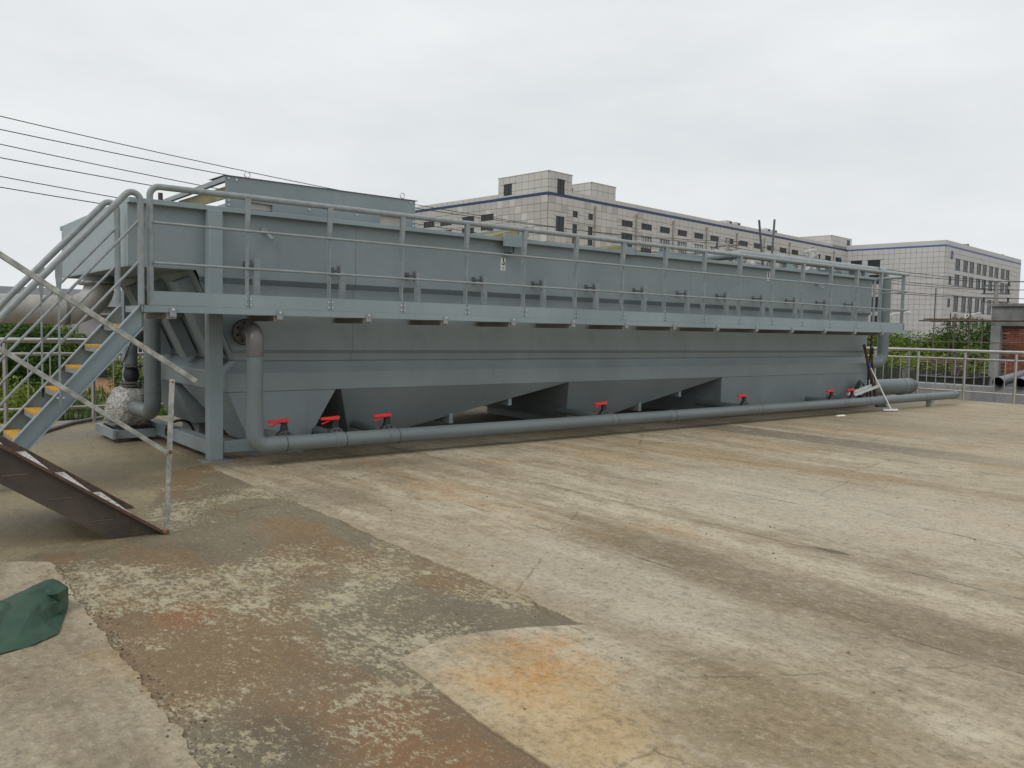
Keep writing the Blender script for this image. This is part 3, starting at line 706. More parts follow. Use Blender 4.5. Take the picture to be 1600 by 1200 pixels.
for (x, y, z1, w_, lb) in ((30.5, 14.75, .42, .30, 'weathered concrete stub post beyond the railing, nearest the big pipe end'), (31.5, 13.55, .55, .18, 'narrow concrete stub post behind the black skip')):
    q = MB(); q.box(x, x + .35, y, y + w_, GZ, z1 - .1)
    q.tube([(x + .1, y + .12, z1 - .15), (x + .1, y + .12, z1 + .55)], .03, 6); q.tube([(x + .1, y + w_ - .1, z1 - .15), (x + .1, y + w_ - .1, z1 + .5)], .03, 6)
    tag(q.build('stub_post', M['render_grey'], bev=.02), lb, 'post')
sk = thing('skip_bin', 'low black open skip bin behind the right railing', 'skip', (29.5, 12.6, GZ))
q = MB(); q.hexa([(29.5, 12.3, GZ), (31, 12.3, GZ), (31, 14.3, GZ), (29.5, 14.3, GZ)], [(29.3, 12.3, .12), (31.2, 12.3, .12), (31.2, 13.9, .12), (29.3, 13.9, .12)]); q.build('body', M['frame'], sk)
q = MB(); q.tube([(29.28, 12.28, .15), (31.2, 12.28, .15), (31.2, 13.9, .15), (29.28, 13.9, .15), (29.28, 12.28, .15)], .035, 6); q.build('rim', M['pvc_dark'], sk)

# ---- utility poles and wires
PM = V((43.8, 33.2, 0)); PR = V((51.3, 20.1, 0))
# direction of the line west of the mid pole
dl = (V((5.0, 29.5, 0)) - PM).normalized()
def cross(dirv): return V((-dirv.y, dirv.x, 0))
def utility_pole(P, top, levels, ax, label, halfw=.8):
    r_ = thing('utility_pole', label, 'pole', (P.x, P.y, GZ), 'concrete utility poles')
    q = MB(); q.tube([(P.x, P.y, GZ), (P.x, P.y, top)], [.17, .10], 12); q.build('pole', M['pole'], r_)
    pts = []
    for z in levels:
        q = MB(); q.beam(V((P.x, P.y, z)) - ax * (halfw + .15), V((P.x, P.y, z)) + ax * (halfw + .1), .07, .07); ca = q.build('crossarm', M['window_frame_grey'], r_)
        for sgn in (-1, 1):
            e = V((P.x, P.y, z)) + ax * halfw * sgn
            q = MB(); q.tube([e + V((0, 0, .04)), e + V((0, 0, .26))], .055, 8); q.build('insulator', M['frame'], ca)
            pts.append(e + V((0, 0, .22)))
    return pts
axm = cross(dl)
tm = utility_pole(PM, 7.55, (7.1, 6.3, 5.5), axm, 'concrete utility pole with crossarms behind the middle of the tank')
tr_ = utility_pole(PR, 4.72, (4.55, 4.1, 3.62), V((.6, -.8, 0)).normalized(), 'concrete utility pole beside the brick building at right', .62)
PL = PM + dl * 62
tl = [V((PL.x, PL.y, 0)) + axm * .8 * s_ + V((0, 0, z + .22)) for z in (0,) for s_ in (-1, 1)]
ZL = (10.18, 9.04, 9.30, 8.22, 8.22, 7.34)
tl = [V((PL.x, PL.y, 0)) + axm * .8 * (-1 if i % 2 == 0 else 1) + V((0, 0, ZL[i])) for i in range(6)]
PF = PR + V((6, -40, 0))
tf = [V((PF.x, PF.y, 0)) + V((1, .15, 0)) * .85 * s_ + V((0, 0, z)) for z in (6.2, 5.4, 4.6) for s_ in (-1, 1)]
order = ['highest', 'second highest', 'third', 'fourth', 'fifth', 'lowest']
def sagline(a, b_, sag, n_=22): return [a.lerp(b_, i / n_) - V((0, 0, 4 * sag * (i / n_) * (1 - i / n_))) for i in range(n_ + 1)]
for i in range(6):
    q = MB(); q.tube(sagline(tm[i], tl[i], 1.6, 30), .015, 5)
    tag(q.build('power_line', M['wire']), '%s black power line from the mid pole crossing the sky at upper left' % order[i].capitalize().lower(), 'wire', 'power lines at left')
    q = MB(); q.tube(sagline(tm[i], tr_[i], .35), .016, 5)
    tag(q.build('power_line', M['wire']), '%s sagging black power line between the mid pole and the right pole' % order[i], 'wire', 'power lines between poles')
    q = MB(); q.tube(sagline(tr_[i], tf[i], .5), .016, 5)
    tag(q.build('power_line', M['wire']), '%s black power line leaving the right pole towards the right edge' % order[i], 'wire', 'power lines at right')
# left support pole (out of frame) carrying the lines
plp = thing('utility_pole', 'concrete utility pole beyond the left edge carrying the power lines', 'pole', (PL.x, PL.y, GZ), 'concrete utility poles')
q = MB(); q.tube([(PL.x, PL.y, GZ), (PL.x, PL.y, 10.4)], [.17, .10], 12); q.build('pole', M['pole'], plp)
for p in tl:
    q = MB(); q.beam((PL.x, PL.y, p.z - .25), (p.x, p.y, p.z - .25), .07, .07); ca = q.build('crossarm', M['window_frame_grey'], plp)
    q = MB(); q.tube([p - V((0, 0, .2)), p + V((0, 0, .02))], .055, 8); q.build('insulator', M['frame'], ca)
utility_pole(V((PF.x, PF.y, 0)), 6.8, (5.98, 5.18, 4.38), V((1, .15, 0)).normalized(), 'concrete utility pole beyond the right edge carrying the power lines')

# ---- street lamps
def street_lamp(x, y, h, arms, label):
    r_ = thing('street_lamp', label, 'street lamp', (x, y, GZ), 'white street lamps')
    q = MB(); q.tube([(x, y, GZ), (x, y, h)], [.11, .07], 8); q.build('pole', M['whitepaint'], r_)
    for (dx, dz, z0) in arms:
        q = MB(); a = V((x, y, z0)); e = a + V((dx * .78, -dx * .62, dz)); mid_ = a + V((dx * .3, -dx * .24, dz * .75))
        q.tube([a, mid_, e], .05, 6); m_ = q.build('arm', M['whitepaint'], r_)
        q = MB(); q.ball(e, .22, (1.4, 1.1, .3), 8, 5); q.build('lamp_head', M['whitepaint'], m_)
street_lamp(66.8, 34.6, 3.4, ((1.9, .5, 3.1), (-2.6, .4, 1.0)), 'white street lamp with curved arms beside the walkway end')
street_lamp(74.2, 31.4, 3.6, ((1.1, .5, 3.2), (-1.0, -.2, 3.2)), 'white street lamp standing before the tiled building windows')

# ---- trees and shrubs
def leaves(b, c, r, sq, count, size, rng, shell=.55):
    """leaf clumps in a crown: lumpy ellipsoid"""
    ph = rng.uniform(0, 50)
    for i in range(count):
        d = V((rng.gauss(0, 1), rng.gauss(0, 1), rng.gauss(0, 1))).normalized()
        lump = 1 + .30 * noise.noise(V((d.x * 2.2 + ph, d.y * 2.2, d.z * 2.2))) + .16 * noise.noise(V((d.x * 6 + ph, d.y * 6, d.z * 6)))
        rad = (shell + (1 - shell) * rng.random() ** .5) * lump
        p = V(c) + V((d.x * r * sq[0] * rad, d.y * r * sq[1] * rad, d.z * r * sq[2] * rad))
        s_ = size * rng.uniform(.5, 1.3)
        a = V((rng.gauss(0, 1), rng.gauss(0, 1), rng.gauss(0, .6))).normalized(); e = a.cross(d + V((rng.gauss(0, .5), rng.gauss(0, .5), rng.gauss(0, .5))))
        if e.length < .05: continue
        e.normalize()
        b.add([p - a * s_, p + e * s_ * .45, p + a * s_, p - e * s_ * .45], [(0, 1, 2, 3)])
def tree(name, x, y, h, r, mat, label, cat, group, rng, count=2600, size=.16, sq=(1, 1, .8), lobes=5, trunk=True):
    r_ = thing(name, label, cat, (x, y, GZ), group)
    if trunk:
        q = MB(); q.tube([(x, y, GZ), (x + .08, y, GZ + h * .45), (x, y + .05, GZ + h * .8)], [r * .09, r * .06, r * .02], 7)
        for k in range(4):
            a = k * 1.57 + .4; q.tube([(x, y, GZ + h * (.32 + .08 * k)), (x + cos(a) * r * .55, y + sin(a) * r * .55, GZ + h * (.58 + .07 * k))], [r * .035, r * .012], 5)
        q.build('trunk', M['trunk'], r_)
    q = MB(); zc = GZ + h - r * sq[2] * .95
    leaves(q, (x, y, zc), r, sq, int(count * .5), size, rng, .5)
    for k in range(lobes):
        a = 2 * pi * k / lobes + rng.uniform(-.4, .4); rr = r * rng.uniform(.38, .58)
        leaves(q, (x + cos(a) * r * sq[0] * .62, y + sin(a) * r * sq[1] * .62, zc + rng.uniform(-.45, .45) * r * sq[2]), rr, (1, 1, .85), int(count * .5 / lobes), size, rng, .5)
    q.build('crown', mat, r_); return r_
rng = random.Random(21)
for (x, y, h, r, mt, kind, pl) in (
    (49.5, 31.5, 3.9, 3.1, 'leaf_dark', 'dark green', 'behind the big vertical pipe, leftmost of the right trees'),
    (53.5, 28.3, 4.1, 3.0, 'leaf_mid', 'yellow green', 'right of the walkway end'),
    (56.5, 26.2, 3.8, 2.8, 'leaf_mid', 'mid green', 'before the tiled building corner'),
    (57.8, 23.2, 4.9, 3.3, 'leaf_dark', 'tall dark green', 'before the tiled building windows'),
    (46.0, 23.0, 3.0, 2.6, 'leaf_light', 'low light green', 'behind the railing, left of the skip'),
    (48.5, 20.5, 2.9, 2.5, 'leaf_light', 'low light green', 'behind the scaffold foot'),
    (43.5, 25.0, 2.9, 2.7, 'leaf_mid', 'low mid green', 'behind the big vertical pipe foot'),
    (60.0, 20.4, 3.6, 2.6, 'leaf_mid', 'mid green', 'behind the scaffold')):
    tree('broadleaf_tree', x, y, h, r, M[mt], '%s round tree %s' % (kind, pl), 'tree', 'trees beyond the right railing', rng, 22000, .10, (1.15, 1.15, .75), 8)
for (x, y, h, r, mt, kind, pl) in (
    (4.75, 30.6, 3.95, 1.3, 'leaf_mid', 'mid green', 'under the big steel pipe, nearest the stair'),
    (3.45, 27.8, 3.9, 1.3, 'leaf_dark', 'dark green', 'at the left edge under the big steel pipe'),
    (7.0, 39.3, 2.3, .75, 'leaf_dark', 'small dark green', 'below the pale house')):
    tree('broadleaf_tree', x, y, h, r, M[mt], '%s tree %s' % (kind, pl), 'tree', 'trees behind the stair', rng, 15000, .060, (1.1, 1.1, 1.15), 8)
for (x, y, h, r, mt, lb) in (
    (2.6, 21.8, 2.4, .75, 'leaf_light', 'light green bush at the left edge behind the stainless railing'),
    (3.6, 24.2, 2.1, .55, 'leaf_mid', 'leafy green bush behind the lower stair steps'),
    (7.15, 29.1, 2.6, .62, 'leaf_light', 'yellow green bush behind the suction pipe of the wrapped pump'),
    (6.5, 26.3, 1.9, .55, 'leaf_light', 'low yellow green bush left of the suction pipe'),
    (7.9, 28.6, 2.3, .6, 'leaf_mid', 'green bush behind the vertical pump pipes'),
    (5.7, 19.4, 1.9, .6, 'leaf_mid', 'dark green bush behind the tank end frame')):
    tree('bush', x, y, h, r, M[mt], lb, 'bush', 'bushes in the field', rng, 4200, .050, (1.1, 1.1, 1.3), 6, trunk=False)
q = MB(); rg = random.Random(4)
for i in range(9000):
    y = rg.uniform(15, 48); x = .10 * y + rg.uniform(-2.5, 5.5)
    if noise.noise(V((x * .5, y * .35, 0))) < .02 and y > 25: continue
    h = rg.uniform(.12, .55) * (.7 if y < 22 else 1); a = rg.uniform(0, pi); w_ = .035
    q.add([(x - cos(a) * w_, y - sin(a) * w_, GZ), (x + cos(a) * w_, y + sin(a) * w_, GZ), (x + rg.uniform(-.15, .15), y + rg.uniform(-.15, .15), GZ + h)], [(0, 1, 2)])
stuff(q.build('tall_grass', M['grass']))
# hedge-like far woods
q = MB(); rg = random.Random(8)
for i in range(46):
    t = i / 45; x = -50 + t * 120; y = 150 + 10 * sin(i); leaves(q, (x, y, GZ + 1.5), 5, (1.2, 1, .5), 260, .5, rg)
stuff(q.build('distant_woods', M['leaf_dark']))

# far left buildings
fb = thing('warehouse', 'long low grey warehouse roof on the left horizon', 'building', (5, 85, GZ))
q = MB(); q.box(-30, 22, 84, 100, GZ, 3.0); q.build('wall', M['roof_wall'], fb)
q = MB(); q.prism([(-31, 83, 2.9), (-31, 101, 2.9), (-31, 92, 4.7)], (54, 0, 0)); q.build('roof', M['roof'], fb)
hb = thing('pale_house', 'pale flat roofed house with balcony railings and red sign, seen through the stair', 'building', (10.5, 58, GZ))
q = MB(); q.box(10.0, 18.0, 58.6, 66, GZ, 1.9); q.build('wall', M['farwall'], hb)
q = MB(); q.box(12.0, 18.2, 57.7, 58.55, -1.0, -.85); q.box(12.0, 18.2, 57.6, 66, 1.92, 2.05); q.build('balcony_slab', M['roof_wall'], hb)
for i in range(22):
    q = MB(); q.box(12.1 + i * .28, 12.14 + i * .28, 57.74, 57.78, -.84, .25); q.build('baluster', M['whitepaint'], hb)
q = MB(); q.box(12.0, 18.2, 57.72, 57.8, .252, .31); q.build('handrail', M['whitepaint'], hb)
for (x0, x1, z0, z1) in ((12.6, 13.6, -.6, .9), (14.3, 15.3, -.6, .9), (16, 17, -.6, .9), (12.4, 13.2, -2.1, -1.3)):
    q = MB(); q.box(x0, x1, 58.5, 58.597, z0, z1); w_ = q.build('window', M['frame'], hb); q = MB(); q.box(x0 + .08, x1 - .08, 58.47, 58.499, z0 + .08, z1 - .08); q.build('pane', M['glass'], w_)
q = MB(); q.box(11.0, 11.75, 58.4, 58.597, -1.55, -1.15); q.build('sign_board', M['red'], hb)
q = MB(); q.box(11.1, 11.65, 58.36, 58.398, -1.42, -1.28); q.build('sign_stripe', M['white'], hb)

# black mesh fence and car behind the platform edge
fn = thing('mesh_fence', 'low black wire mesh fence in the grass behind the parked car', 'fence', (6, 25.5, GZ))
FX0, FX1, FY = -1.5, 12.5, 25.5
q = MB()
x = FX0
while x < FX1: q.box(x, x + .02, FY, FY + .02, GZ, -1.0); x += .125
for z in (-2.0, -1.75, -1.5, -1.25, -1.03): q.box(FX0, FX1, FY + .021, FY + .036, z, z + .02)
q.build('mesh_panel', M['frame'], fn)
x = FX0
while x < FX1 + .1:
    q = MB(); q.box(x - .03, x + .03, FY - .07, FY - .01, GZ, -.9); q.build('post', M['frame'], fn); x += 2.0
fn2 = thing('mesh_fence', 'dark wire fence beyond the right railing, its slats standing in for the shade below the low green trees', 'fence', (34, 20, GZ))
q = MB(); a0, a1 = V((38, 22.5, 0)), V((33, 9.5, 0))
for i in range(110):
    p = a0.lerp(a1, i / 109); q.box(p.x, p.x + .02, p.y - .038, p.y + .038, GZ, .12)  # close dark slats: netting that also stands in for hedge shade under trees
for z in (.34, .22, .13, -.75, -1.7): q.tube([(a0.x, a0.y, z), (a1.x, a1.y, z)], .014, 4)
q.build('mesh_panel', M['frame'], fn2)
for i in range(8):
    p = a0.lerp(a1, i / 7); q = MB(); q.tube([(p.x + .06, p.y, GZ), (p.x + .06, p.y, .40)], .04, 6); q.build('post', M['frame'], fn2)

# parked car (only its roof shows above the platform edge)
CX, CY = 3.9, 19.6; ca_ = thing('parked_car', 'silver car parked below the platform edge behind the stair', 'car', (CX + 2, CY, GZ))
prof = [(-.1, .45), (.05, .85), (1.0, .95), (1.75, 1.42), (2.3, 1.52), (3.1, 1.50), (3.95, 1.05), (4.4, .98), (4.5, .5), (4.4, .3), (0, .3)]
q = MB()
secs = [(-.86, .80), (-.80, .95), (-.55, 1.0), (0, 1.01), (.55, 1.0), (.80, .95), (.86, .80)]
vs = []
for (yy, sc2) in secs:
    for (px_, pz_) in prof:
        z = pz_ if pz_ < .9 else .9 + (pz_ - .9) * (1 if abs(yy) < .7 else (.55 if abs(yy) < .83 else .0)); 
        vs.append((CX + px_, CY + yy, GZ + z))
k = len(prof); fs = [(i * k + j, i * k + (j + 1) % k, (i + 1) * k + (j + 1) % k, (i + 1) * k + j) for i in range(len(secs) - 1) for j in range(k)]
fs += [tuple(range(k))[::-1], tuple(range((len(secs) - 1) * k, len(secs) * k))]
q.add(vs, fs, True); bo = q.build('body', M['car'], ca_, fix=True)
q = MB()
for sg in (-1, 1):
    y = CY + sg * .80; q.prism([(CX + 1.15, y, GZ + .98), (CX + 1.8, y - sg * .06, GZ + 1.36), (CX + 3.05, y - sg * .06, GZ + 1.40), (CX + 3.8, y, GZ + 1.0)], (0, sg * .03, 0))
q.hexa([(CX + 1.02, CY - .6, GZ + .99), (CX + 1.05, CY - .6, GZ + .96), (CX + 1.05, CY + .6, GZ + .96), (CX + 1.02, CY + .6, GZ + .99)], [(CX + 1.68, CY - .55, GZ + 1.40), (CX + 1.75, CY - .55, GZ + 1.38), (CX + 1.75, CY + .55, GZ + 1.38), (CX + 1.68, CY + .55, GZ + 1.40)])
q.build('window', M['carglass'], ca_)
for x in (.85, 3.6):
    for sg in (-1, 1):
        q = MB(); q.tube([(CX + x, CY + sg * .70, GZ + .32), (CX + x, CY + sg * .88, GZ + .32)], .32, 18); w_ = q.build('wheel', M['black'], ca_)
        q = MB(); q.tube([(CX + x, CY + sg * .86, GZ + .32), (CX + x, CY + sg * .89, GZ + .32)], .2, 14); q.build('rim', M['zinc'], w_)

# ================================================================== STAINLESS RAILINGS
def railing(a, b_, label, spacing=1.1, nb=4, start=0., zb=0.):
    a, b_ = V(a), V(b_); d = (b_ - a).normalized(); L = (b_ - a).length
    r_ = thing('stainless_railing', label, 'railing', tuple(a), 'stainless railings round the platform')
    def P(s, z): q = a + d * s; return V((q.x, q.y, z + zb))
    q = MB(); q.tube([P(-.05, 1.18), P(L + .05, 1.18)], .038, 12); q.build('top_rail', M['steel'], r_)
    n_ = int(L / spacing + .001)
    for i in range(n_ + 1):
        s = i * spacing + start
        if s > L: break
        q = MB(); q.tube([P(s, .012), P(s, 1.145)], .030, 10); po = q.build('post', M['steel'], r_)
        q = MB(); q.tube([P(s, .0), P(s, .012)], .06, 12); q.build('base_flange', M['steel'], po)
        if s + spacing <= L + .01:
            for z, rr in ((.99, .024), (.225, .020)):
                q = MB(); q.tube([P(s + .03, z), P(s + spacing - .03, z)], rr, 8); q.build('cross_bar', M['steel'], r_)
            for k in range(nb):
                t = s + spacing * (k + 1) / (nb + 1); q = MB(); q.tube([P(t, .246), P(t, .966)], .011, 6); q.build('baluster', M['steel'], r_)
    return r_
railing((20.6, 13.2 + .0, 0), (20.6, -.0, 0), 'stainless steel railing along the right edge of the platform', 1.1, 4, .13)
railing((-6.07, 13.2, 0), (20.45, 13.2, 0), 'stainless steel railing along the back edge of the platform behind the tank', 1.1, 3, 0)

# ================================================================== SEDIMENTATION TANK
TY, BY = 8.90, 12.2; XR = 16.6
tank = thing('settling_tank', 'long grey painted steel settling tank with hoppers beneath', 'tank', (9.5, 10.5, 0))
def XL(z): return 2.17 if z >= 2.03 else 2.83 + (2.03 - z) * (.46 / .97)
prof = [(TY, 2.64), (TY, 2.03), (TY, 1.955), (TY + .06, 1.894), (TY + .06, 1.181), (TY + .105, 1.138), (TY + .105, 1.06)]
cuts = [None, 4.69, 10.8, None]
def wall_strip(q, x0f, x1f, mirror=False):
    for i in range(len(prof) - 1):
        (y0, z0), (y1, z1) = prof[i], prof[i + 1]
        if mirror: y0 = TY + BY - y0; y1 = TY + BY - y1
        if i == 0:   # upper cantilevered part
            a0, a1 = (2.17, 2.17)
        else: a0, a1 = XL(z0 if i > 1 else 2.0299), XL(z1)
        A0 = a0 if x0f is None else x0f; A1 = a1 if x0f is None else x0f
        B = x1f
        f = [(A1, y1, z1), (B, y1, z1), (B, y0, z0), (A0, y0, z0)]
        q.prism(f, (0, -.010 if mirror else .010, 0))
for (a, c) in ((None, 4.688), (4.692, 10.798), (10.802, XR)):
    q = MB(); wall_strip(q, a, c); q.build('wall_panel', M['tank'], tank, fix=True)
    q = MB(); wall_strip(q, a, c, True); q.build('wall_panel', M['tank'], tank, fix=True)
# end plates and the stepped underside at the left end
q = MB(); q.box(2.17, 2.18, TY + .011, BY - .011, 2.03, 2.64); q.build('end_plate', M['tank_light'], tank)
q = MB(); q.box(2.171, 2.83, TY + .002, BY - .002, 2.018, 2.029); q.build('inlet_floor', M['tank'], tank)
q = MB(); q.prism([(2.83, TY + .11, 2.02), (3.29, TY + .11, 1.06), (3.302, TY + .11, 1.06), (2.842, TY + .11, 2.02)], (0, BY - TY - .22, 0)); q.build('sloping_end_plate', M['tank'], tank, fix=True)
q = MB(); q.box(XR - .01, XR - .001, TY + .12, BY - .12, .72, 2.63); q.build('end_plate', M['tank'], tank)
q = MB(); q.box(2.2, XR - .02, TY + .03, BY - .03, 2.40, 2.42); q.build('water_cover', M['dark'], tank)
for yc in (9.32, 10.28, 11.25):      # channel ribs welded down the sloping end
    q = MB(); d = V((.46, 0, -.97)).normalized(); nn = V((-.97, 0, -.46)).normalized()
    a = V((2.86, yc, 1.97)); b_ = V((3.24, yc, 1.10))
    q.add([a + V((0, -.13, 0)), a + V((0, .13, 0)), a + nn * .16 + V((0, .13, 0)), a + nn * .16 + V((0, -.13, 0)),
           b_ + V((0, -.13, 0)), b_ + V((0, .13, 0)), b_ + nn * .13 + V((0, .13, 0)), b_ + nn * .13 + V((0, -.13, 0))],
          [(3, 2, 1, 0), (4, 5, 6, 7), (0, 1, 5, 4), (1, 2, 6, 5), (2, 3, 7, 6), (3, 0, 4, 7)]); q.build('end_rib', M['tank'], tank, bev=.006, fix=True)
# top flange
for (y0, y1) in ((TY - .085, TY + .02), (BY - .02, BY + .085)):
    q = MB(); q.box(2.165, XR + .06, y0, y1, 2.64, 2.69); q.build('top_flange', M['tank_light'], tank, bev=.004)
for (a, c) in ((2.172, 2.25), (XR - .03, XR + .06)):
    q = MB(); q.box(a, c, TY + .021, BY - .021, 2.641, 2.689); q.build('top_flange', M['tank_light'], tank)
# ring beam: sloped ledge and vertical face
q = MB(); e = .002
x0, x1 = 3.15, XR; y0, y1 = TY - .01, BY + .01
q.add([(x0, y0, .72), (x1, y0, .72), (x1, y1, .72), (x0, y1, .72), (x0, y0, .925), (x1, y0, .925), (x1, y1, .925), (x0, y1, .925),
       (x0 + .15, TY + .10, 1.058), (x1, TY + .10, 1.058), (x1, BY - .10, 1.058), (x0 + .15, BY - .10, 1.058)],
      [(3, 2, 1, 0), (0, 1, 5, 4), (1, 2, 6, 5), (2, 3, 7, 6), (3, 0, 4, 7), (4, 5, 9, 8), (5, 6, 10, 9), (6, 7, 11, 10), (7, 4, 8, 11), (8, 9, 10, 11)])
q.build('ring_beam', M['tank'], tank, bev=.008)
# hoppers
def frustum(x0, x1, y0, y1, zt, u0, u1, v0, v1, zb):
    q = MB(); q.hexa([(u0, v0, zb), (u1, v0, zb), (u1, v1, zb), (u0, v1, zb)], [(x0, y0, zt), (x1, y0, zt), (x1, y1, zt), (x0, y1, zt)]); return q
frustum(3.16, 4.44, TY, 10.50, .719, 3.41, 4.12, TY + .02, 9.55, .17).build('hopper', M['tank'], tank, bev=.004)
frustum(3.16, 4.44, 10.85, 12.18, .719, 3.41, 4.12, 10.75, 11.75, .19).build('hopper', M['tank'], tank, bev=.004)
frustum(4.51, 8.14, TY, 12.18, .719, 4.83, 5.62, 9.33, 11.7, .14).build('hopper', M['tank'], tank, bev=.004)
frustum(8.145, 11.70, TY, 12.18, .719, 8.50, 9.42, 9.33, 11.7, .14).build('hopper', M['tank'], tank, bev=.004)
frustum(11.705, XR - .02, TY, 12.18, .719, 11.76, XR - .04, TY + .05, 12.1, .06).build('hopper', M['tank'], tank, bev=.004)
for (xc, zc) in ((6.28, .29), (7.22, .50), (9.98, .29), (10.86, .50)):
    q = MB(); q.box(xc - .03, xc + .03, TY + .12 + (.7 - zc) * .4, 12.0, zc - .10, zc + .035); q.build('hopper_rib', M['tank_light'], tank)
q = MB(); q.box(3.05, 3.55, 9.25, 9.85, 0.012, .10); q.build('hopper_foot', M['tank'], tank)
q = MB(); q.box(3.45, 4.05, 8.93, 9.6, 0.010, .03); q.box(3.5, 4.0, 9.0, 9.5, .031, .168); q.build('hopper_foot', M['tank'], tank)
q = MB(); q.box(3.5, 4.0, 10.9, 11.6, 0.01, .188); q.build('hopper_foot', M['tank'], tank)
for x in (4.95, 8.62):
    q = MB(); q.box(x, x + .6, 9.6, 11.5, .01, .138); q.build('hopper_foot', M['tank'], tank)
q = MB(); q.box(11.9, 16.3, 9.2, 11.8, .01, .058); q.build('hopper_foot', M['tank'], tank)
# corner columns with base plates, sills
for (x, y) in ((3.0, TY - .075), (3.0, BY + .075)):
    q = MB(); q.box(x - .08, x + .065, y - .07, y + .07, .012, 2.638); co = q.build('column', M['tank_light'], tank, bev=.006)
    q = MB(); q.box(x - .15, x + .15, y - .13, y + .13, .0005, .012); q.build('base_plate', M['tank_light'], co)
q = MB(); q.box(2.93, 3.07, TY + .001, BY - .001, .07, .22); q.build('sill_beam', M['tank_light'], tank, bev=.006)
q = MB(); q.box(3.082, 3.44, TY - .10, TY - .02, .08, .21); q.build('sill_beam', M['tank_light'], tank, bev=.006)
# pad eyes, stickers, wall fittings
for (x, z) in ((3.56, 2.46), (14.5, 2.44)):
    q = MB(); q.tube([(x, TY - .001, z + .03), (x, TY - .03, z + .03)], .035, 12); q.tube([(x + .01, TY - .03, z + .02), (x + .05, TY - .10, z - .05)], .016, 8); q.ball((x + .055, TY - .105, z - .06), .022); q.build('lug', M['tank_light'], tank)
q = MB(); q.beam((2.30, TY - .03, 2.44), (2.26, TY - .09, 2.34), .02, .03); q.ball((2.30, TY - .02, 2.46), .025, n=8); q.build('lug', M['tank_light'], tank)

def vb_plate(x0, x1, z0, z1, y, t): q = MB(); q.box(x0, x1, y - t, y, z0, z1); return q
# lifting-point sticker with hook pictogram
st_ = vb_plate(6.855, 6.935, 2.255, 2.425, TY - .0005, .003).build('sticker', M['white'], tank)
q = MB(); yy = TY - .006; hk = arc([(6.885, yy, 2.405), (6.897, yy, 2.385), (6.90, yy, 2.36)], .01)
q.tube([(6.895, yy, 2.410), (6.895, yy, 2.375)], .0075, 6)
pts = [(6.895 + .017 * cos(a), yy, 2.352 + .019 * sin(a)) for a in [radians(d) for d in range(80, -200, -20)]]
q.tube(pts, .007, 6); q.ball((6.895, yy, 2.412), .011, n=8); q.build('hook_symbol', M['black'], st_)
q = MB()
for k, w_ in enumerate((.045, .035, .04)): q.box(6.895 - w_ / 2, 6.895 + w_ / 2, yy, TY - .0036, 2.300 - k * .013, 2.305 - k * .013)
q.build('text_line', M['pvc_dark'], st_)
s2 = vb_plate(12.90, 12.975, 2.44, 2.60, TY - .0005, .003).build('sticker', M['white'], tank)
q = MB(); q.box(12.925, 12.95, yy, TY - .0036, 2.49, 2.59); q.build('hook_symbol', M['black'], s2)

# hood box at the rim above the sticker
hd_ = thing('rim_hood', 'grey folded hood on the tank rim above the hook sticker', 'hood', (7.0, TY, 2.69))
q = MB(); q.box(6.82, 7.13, TY - .13, TY - .088, 2.57, 2.735); q.build('front_plate', M['tank_light'], hd_, bev=.003)
q = MB(); q.box(7.14, 7.16, TY - .12, TY + 1.2, 2.70, 2.85); q.box(7.16, 7.24, TY - .12, TY + 1.2, 2.85, 2.86); q.box(7.22, 7.24, TY - .12, TY + .1, 2.72, 2.85); q.build('side_plate', M['tank_light'], hd_, bev=.002)
q = MB(); q.prism([(6.80, TY + .3, 2.70), (7.12, TY - .02, 2.72), (7.135, TY - .02, 2.835), (6.7, TY + .9, 2.73)], (0, .02, 0)); q.build('resin_liner', M['frp'], hd_, fix=True)
q = MB(); q.tube([(6.99, TY - .10, 2.57), (6.99, TY - .10, 2.50)], .010, 8); q.tube([(6.93, TY - .06, 2.495), (6.93, TY - .06, 2.478)], .055, 16); q.ball((6.95, TY - .06, 2.47), .03, (1.4, 1, .6)); q.build('drain_cup', M['black'], hd_)
hd2 = thing('rim_hood', 'small yellow-lined grey hood on the tank rim right of the hook sticker', 'hood', (9.2, TY, 2.69))
q = MB(); q.box(9.25, 9.27, TY - .02, TY + 1.2, 2.70, 2.79); q.box(9.15, 9.33, TY - .115, TY - .09, 2.63, 2.745); q.build('side_plate', M['tank_light'], hd2)
q = MB(); q.prism([(8.85, TY + .4, 2.695), (9.24, TY + .02, 2.70), (9.24, TY + .02, 2.775), (8.7, TY + .8, 2.73)], (0, .02, 0)); q.build('resin_liner', M['frp'], hd2, fix=True)

# raised cover panel with frame on top of the tank (left)
cv = thing('cover_housing', 'raised grey sheet cover with eyelets on top of the left end of the tank', 'cover', (4.4, 9.1, 2.69))
CY0 = 9.06
outl = [(3.2, 2.66), (3.41, 2.66), (3.41, 2.815), (3.73, 2.80), (3.73, 2.66), (5.10, 2.66), (5.10, 2.835), (5.46, 2.835), (5.46, 2.66), (5.60, 2.66), (5.60, 3.06), (3.2, 3.06)]
q = MB(); q.prism([(x, CY0, z) for x, z in outl], (0, .006, 0)); q.build('side_panel', M['tank'], cv, fix=True)
q = MB(); q.prism([(3.19, CY0 - .012, 3.062), (5.63, CY0 - .012, 3.055), (5.63, CY0 + .5, 3.066), (3.19, CY0 + .5, 3.073)], (0, 0, .007)); q.build('top_sheet', M['window_frame_grey'], cv, fix=True)
for x in (3.22, 5.58):
    q = MB(); q.beam((x, CY0 + .008, 3.03), (x, 11.95, 3.03), .045, .05); q.build('frame_bar', M['rail'], cv)
q = MB(); q.box(3.2, 5.6, 11.96, 11.97, 2.66, 3.06); q.build('side_panel', M['tank'], cv)
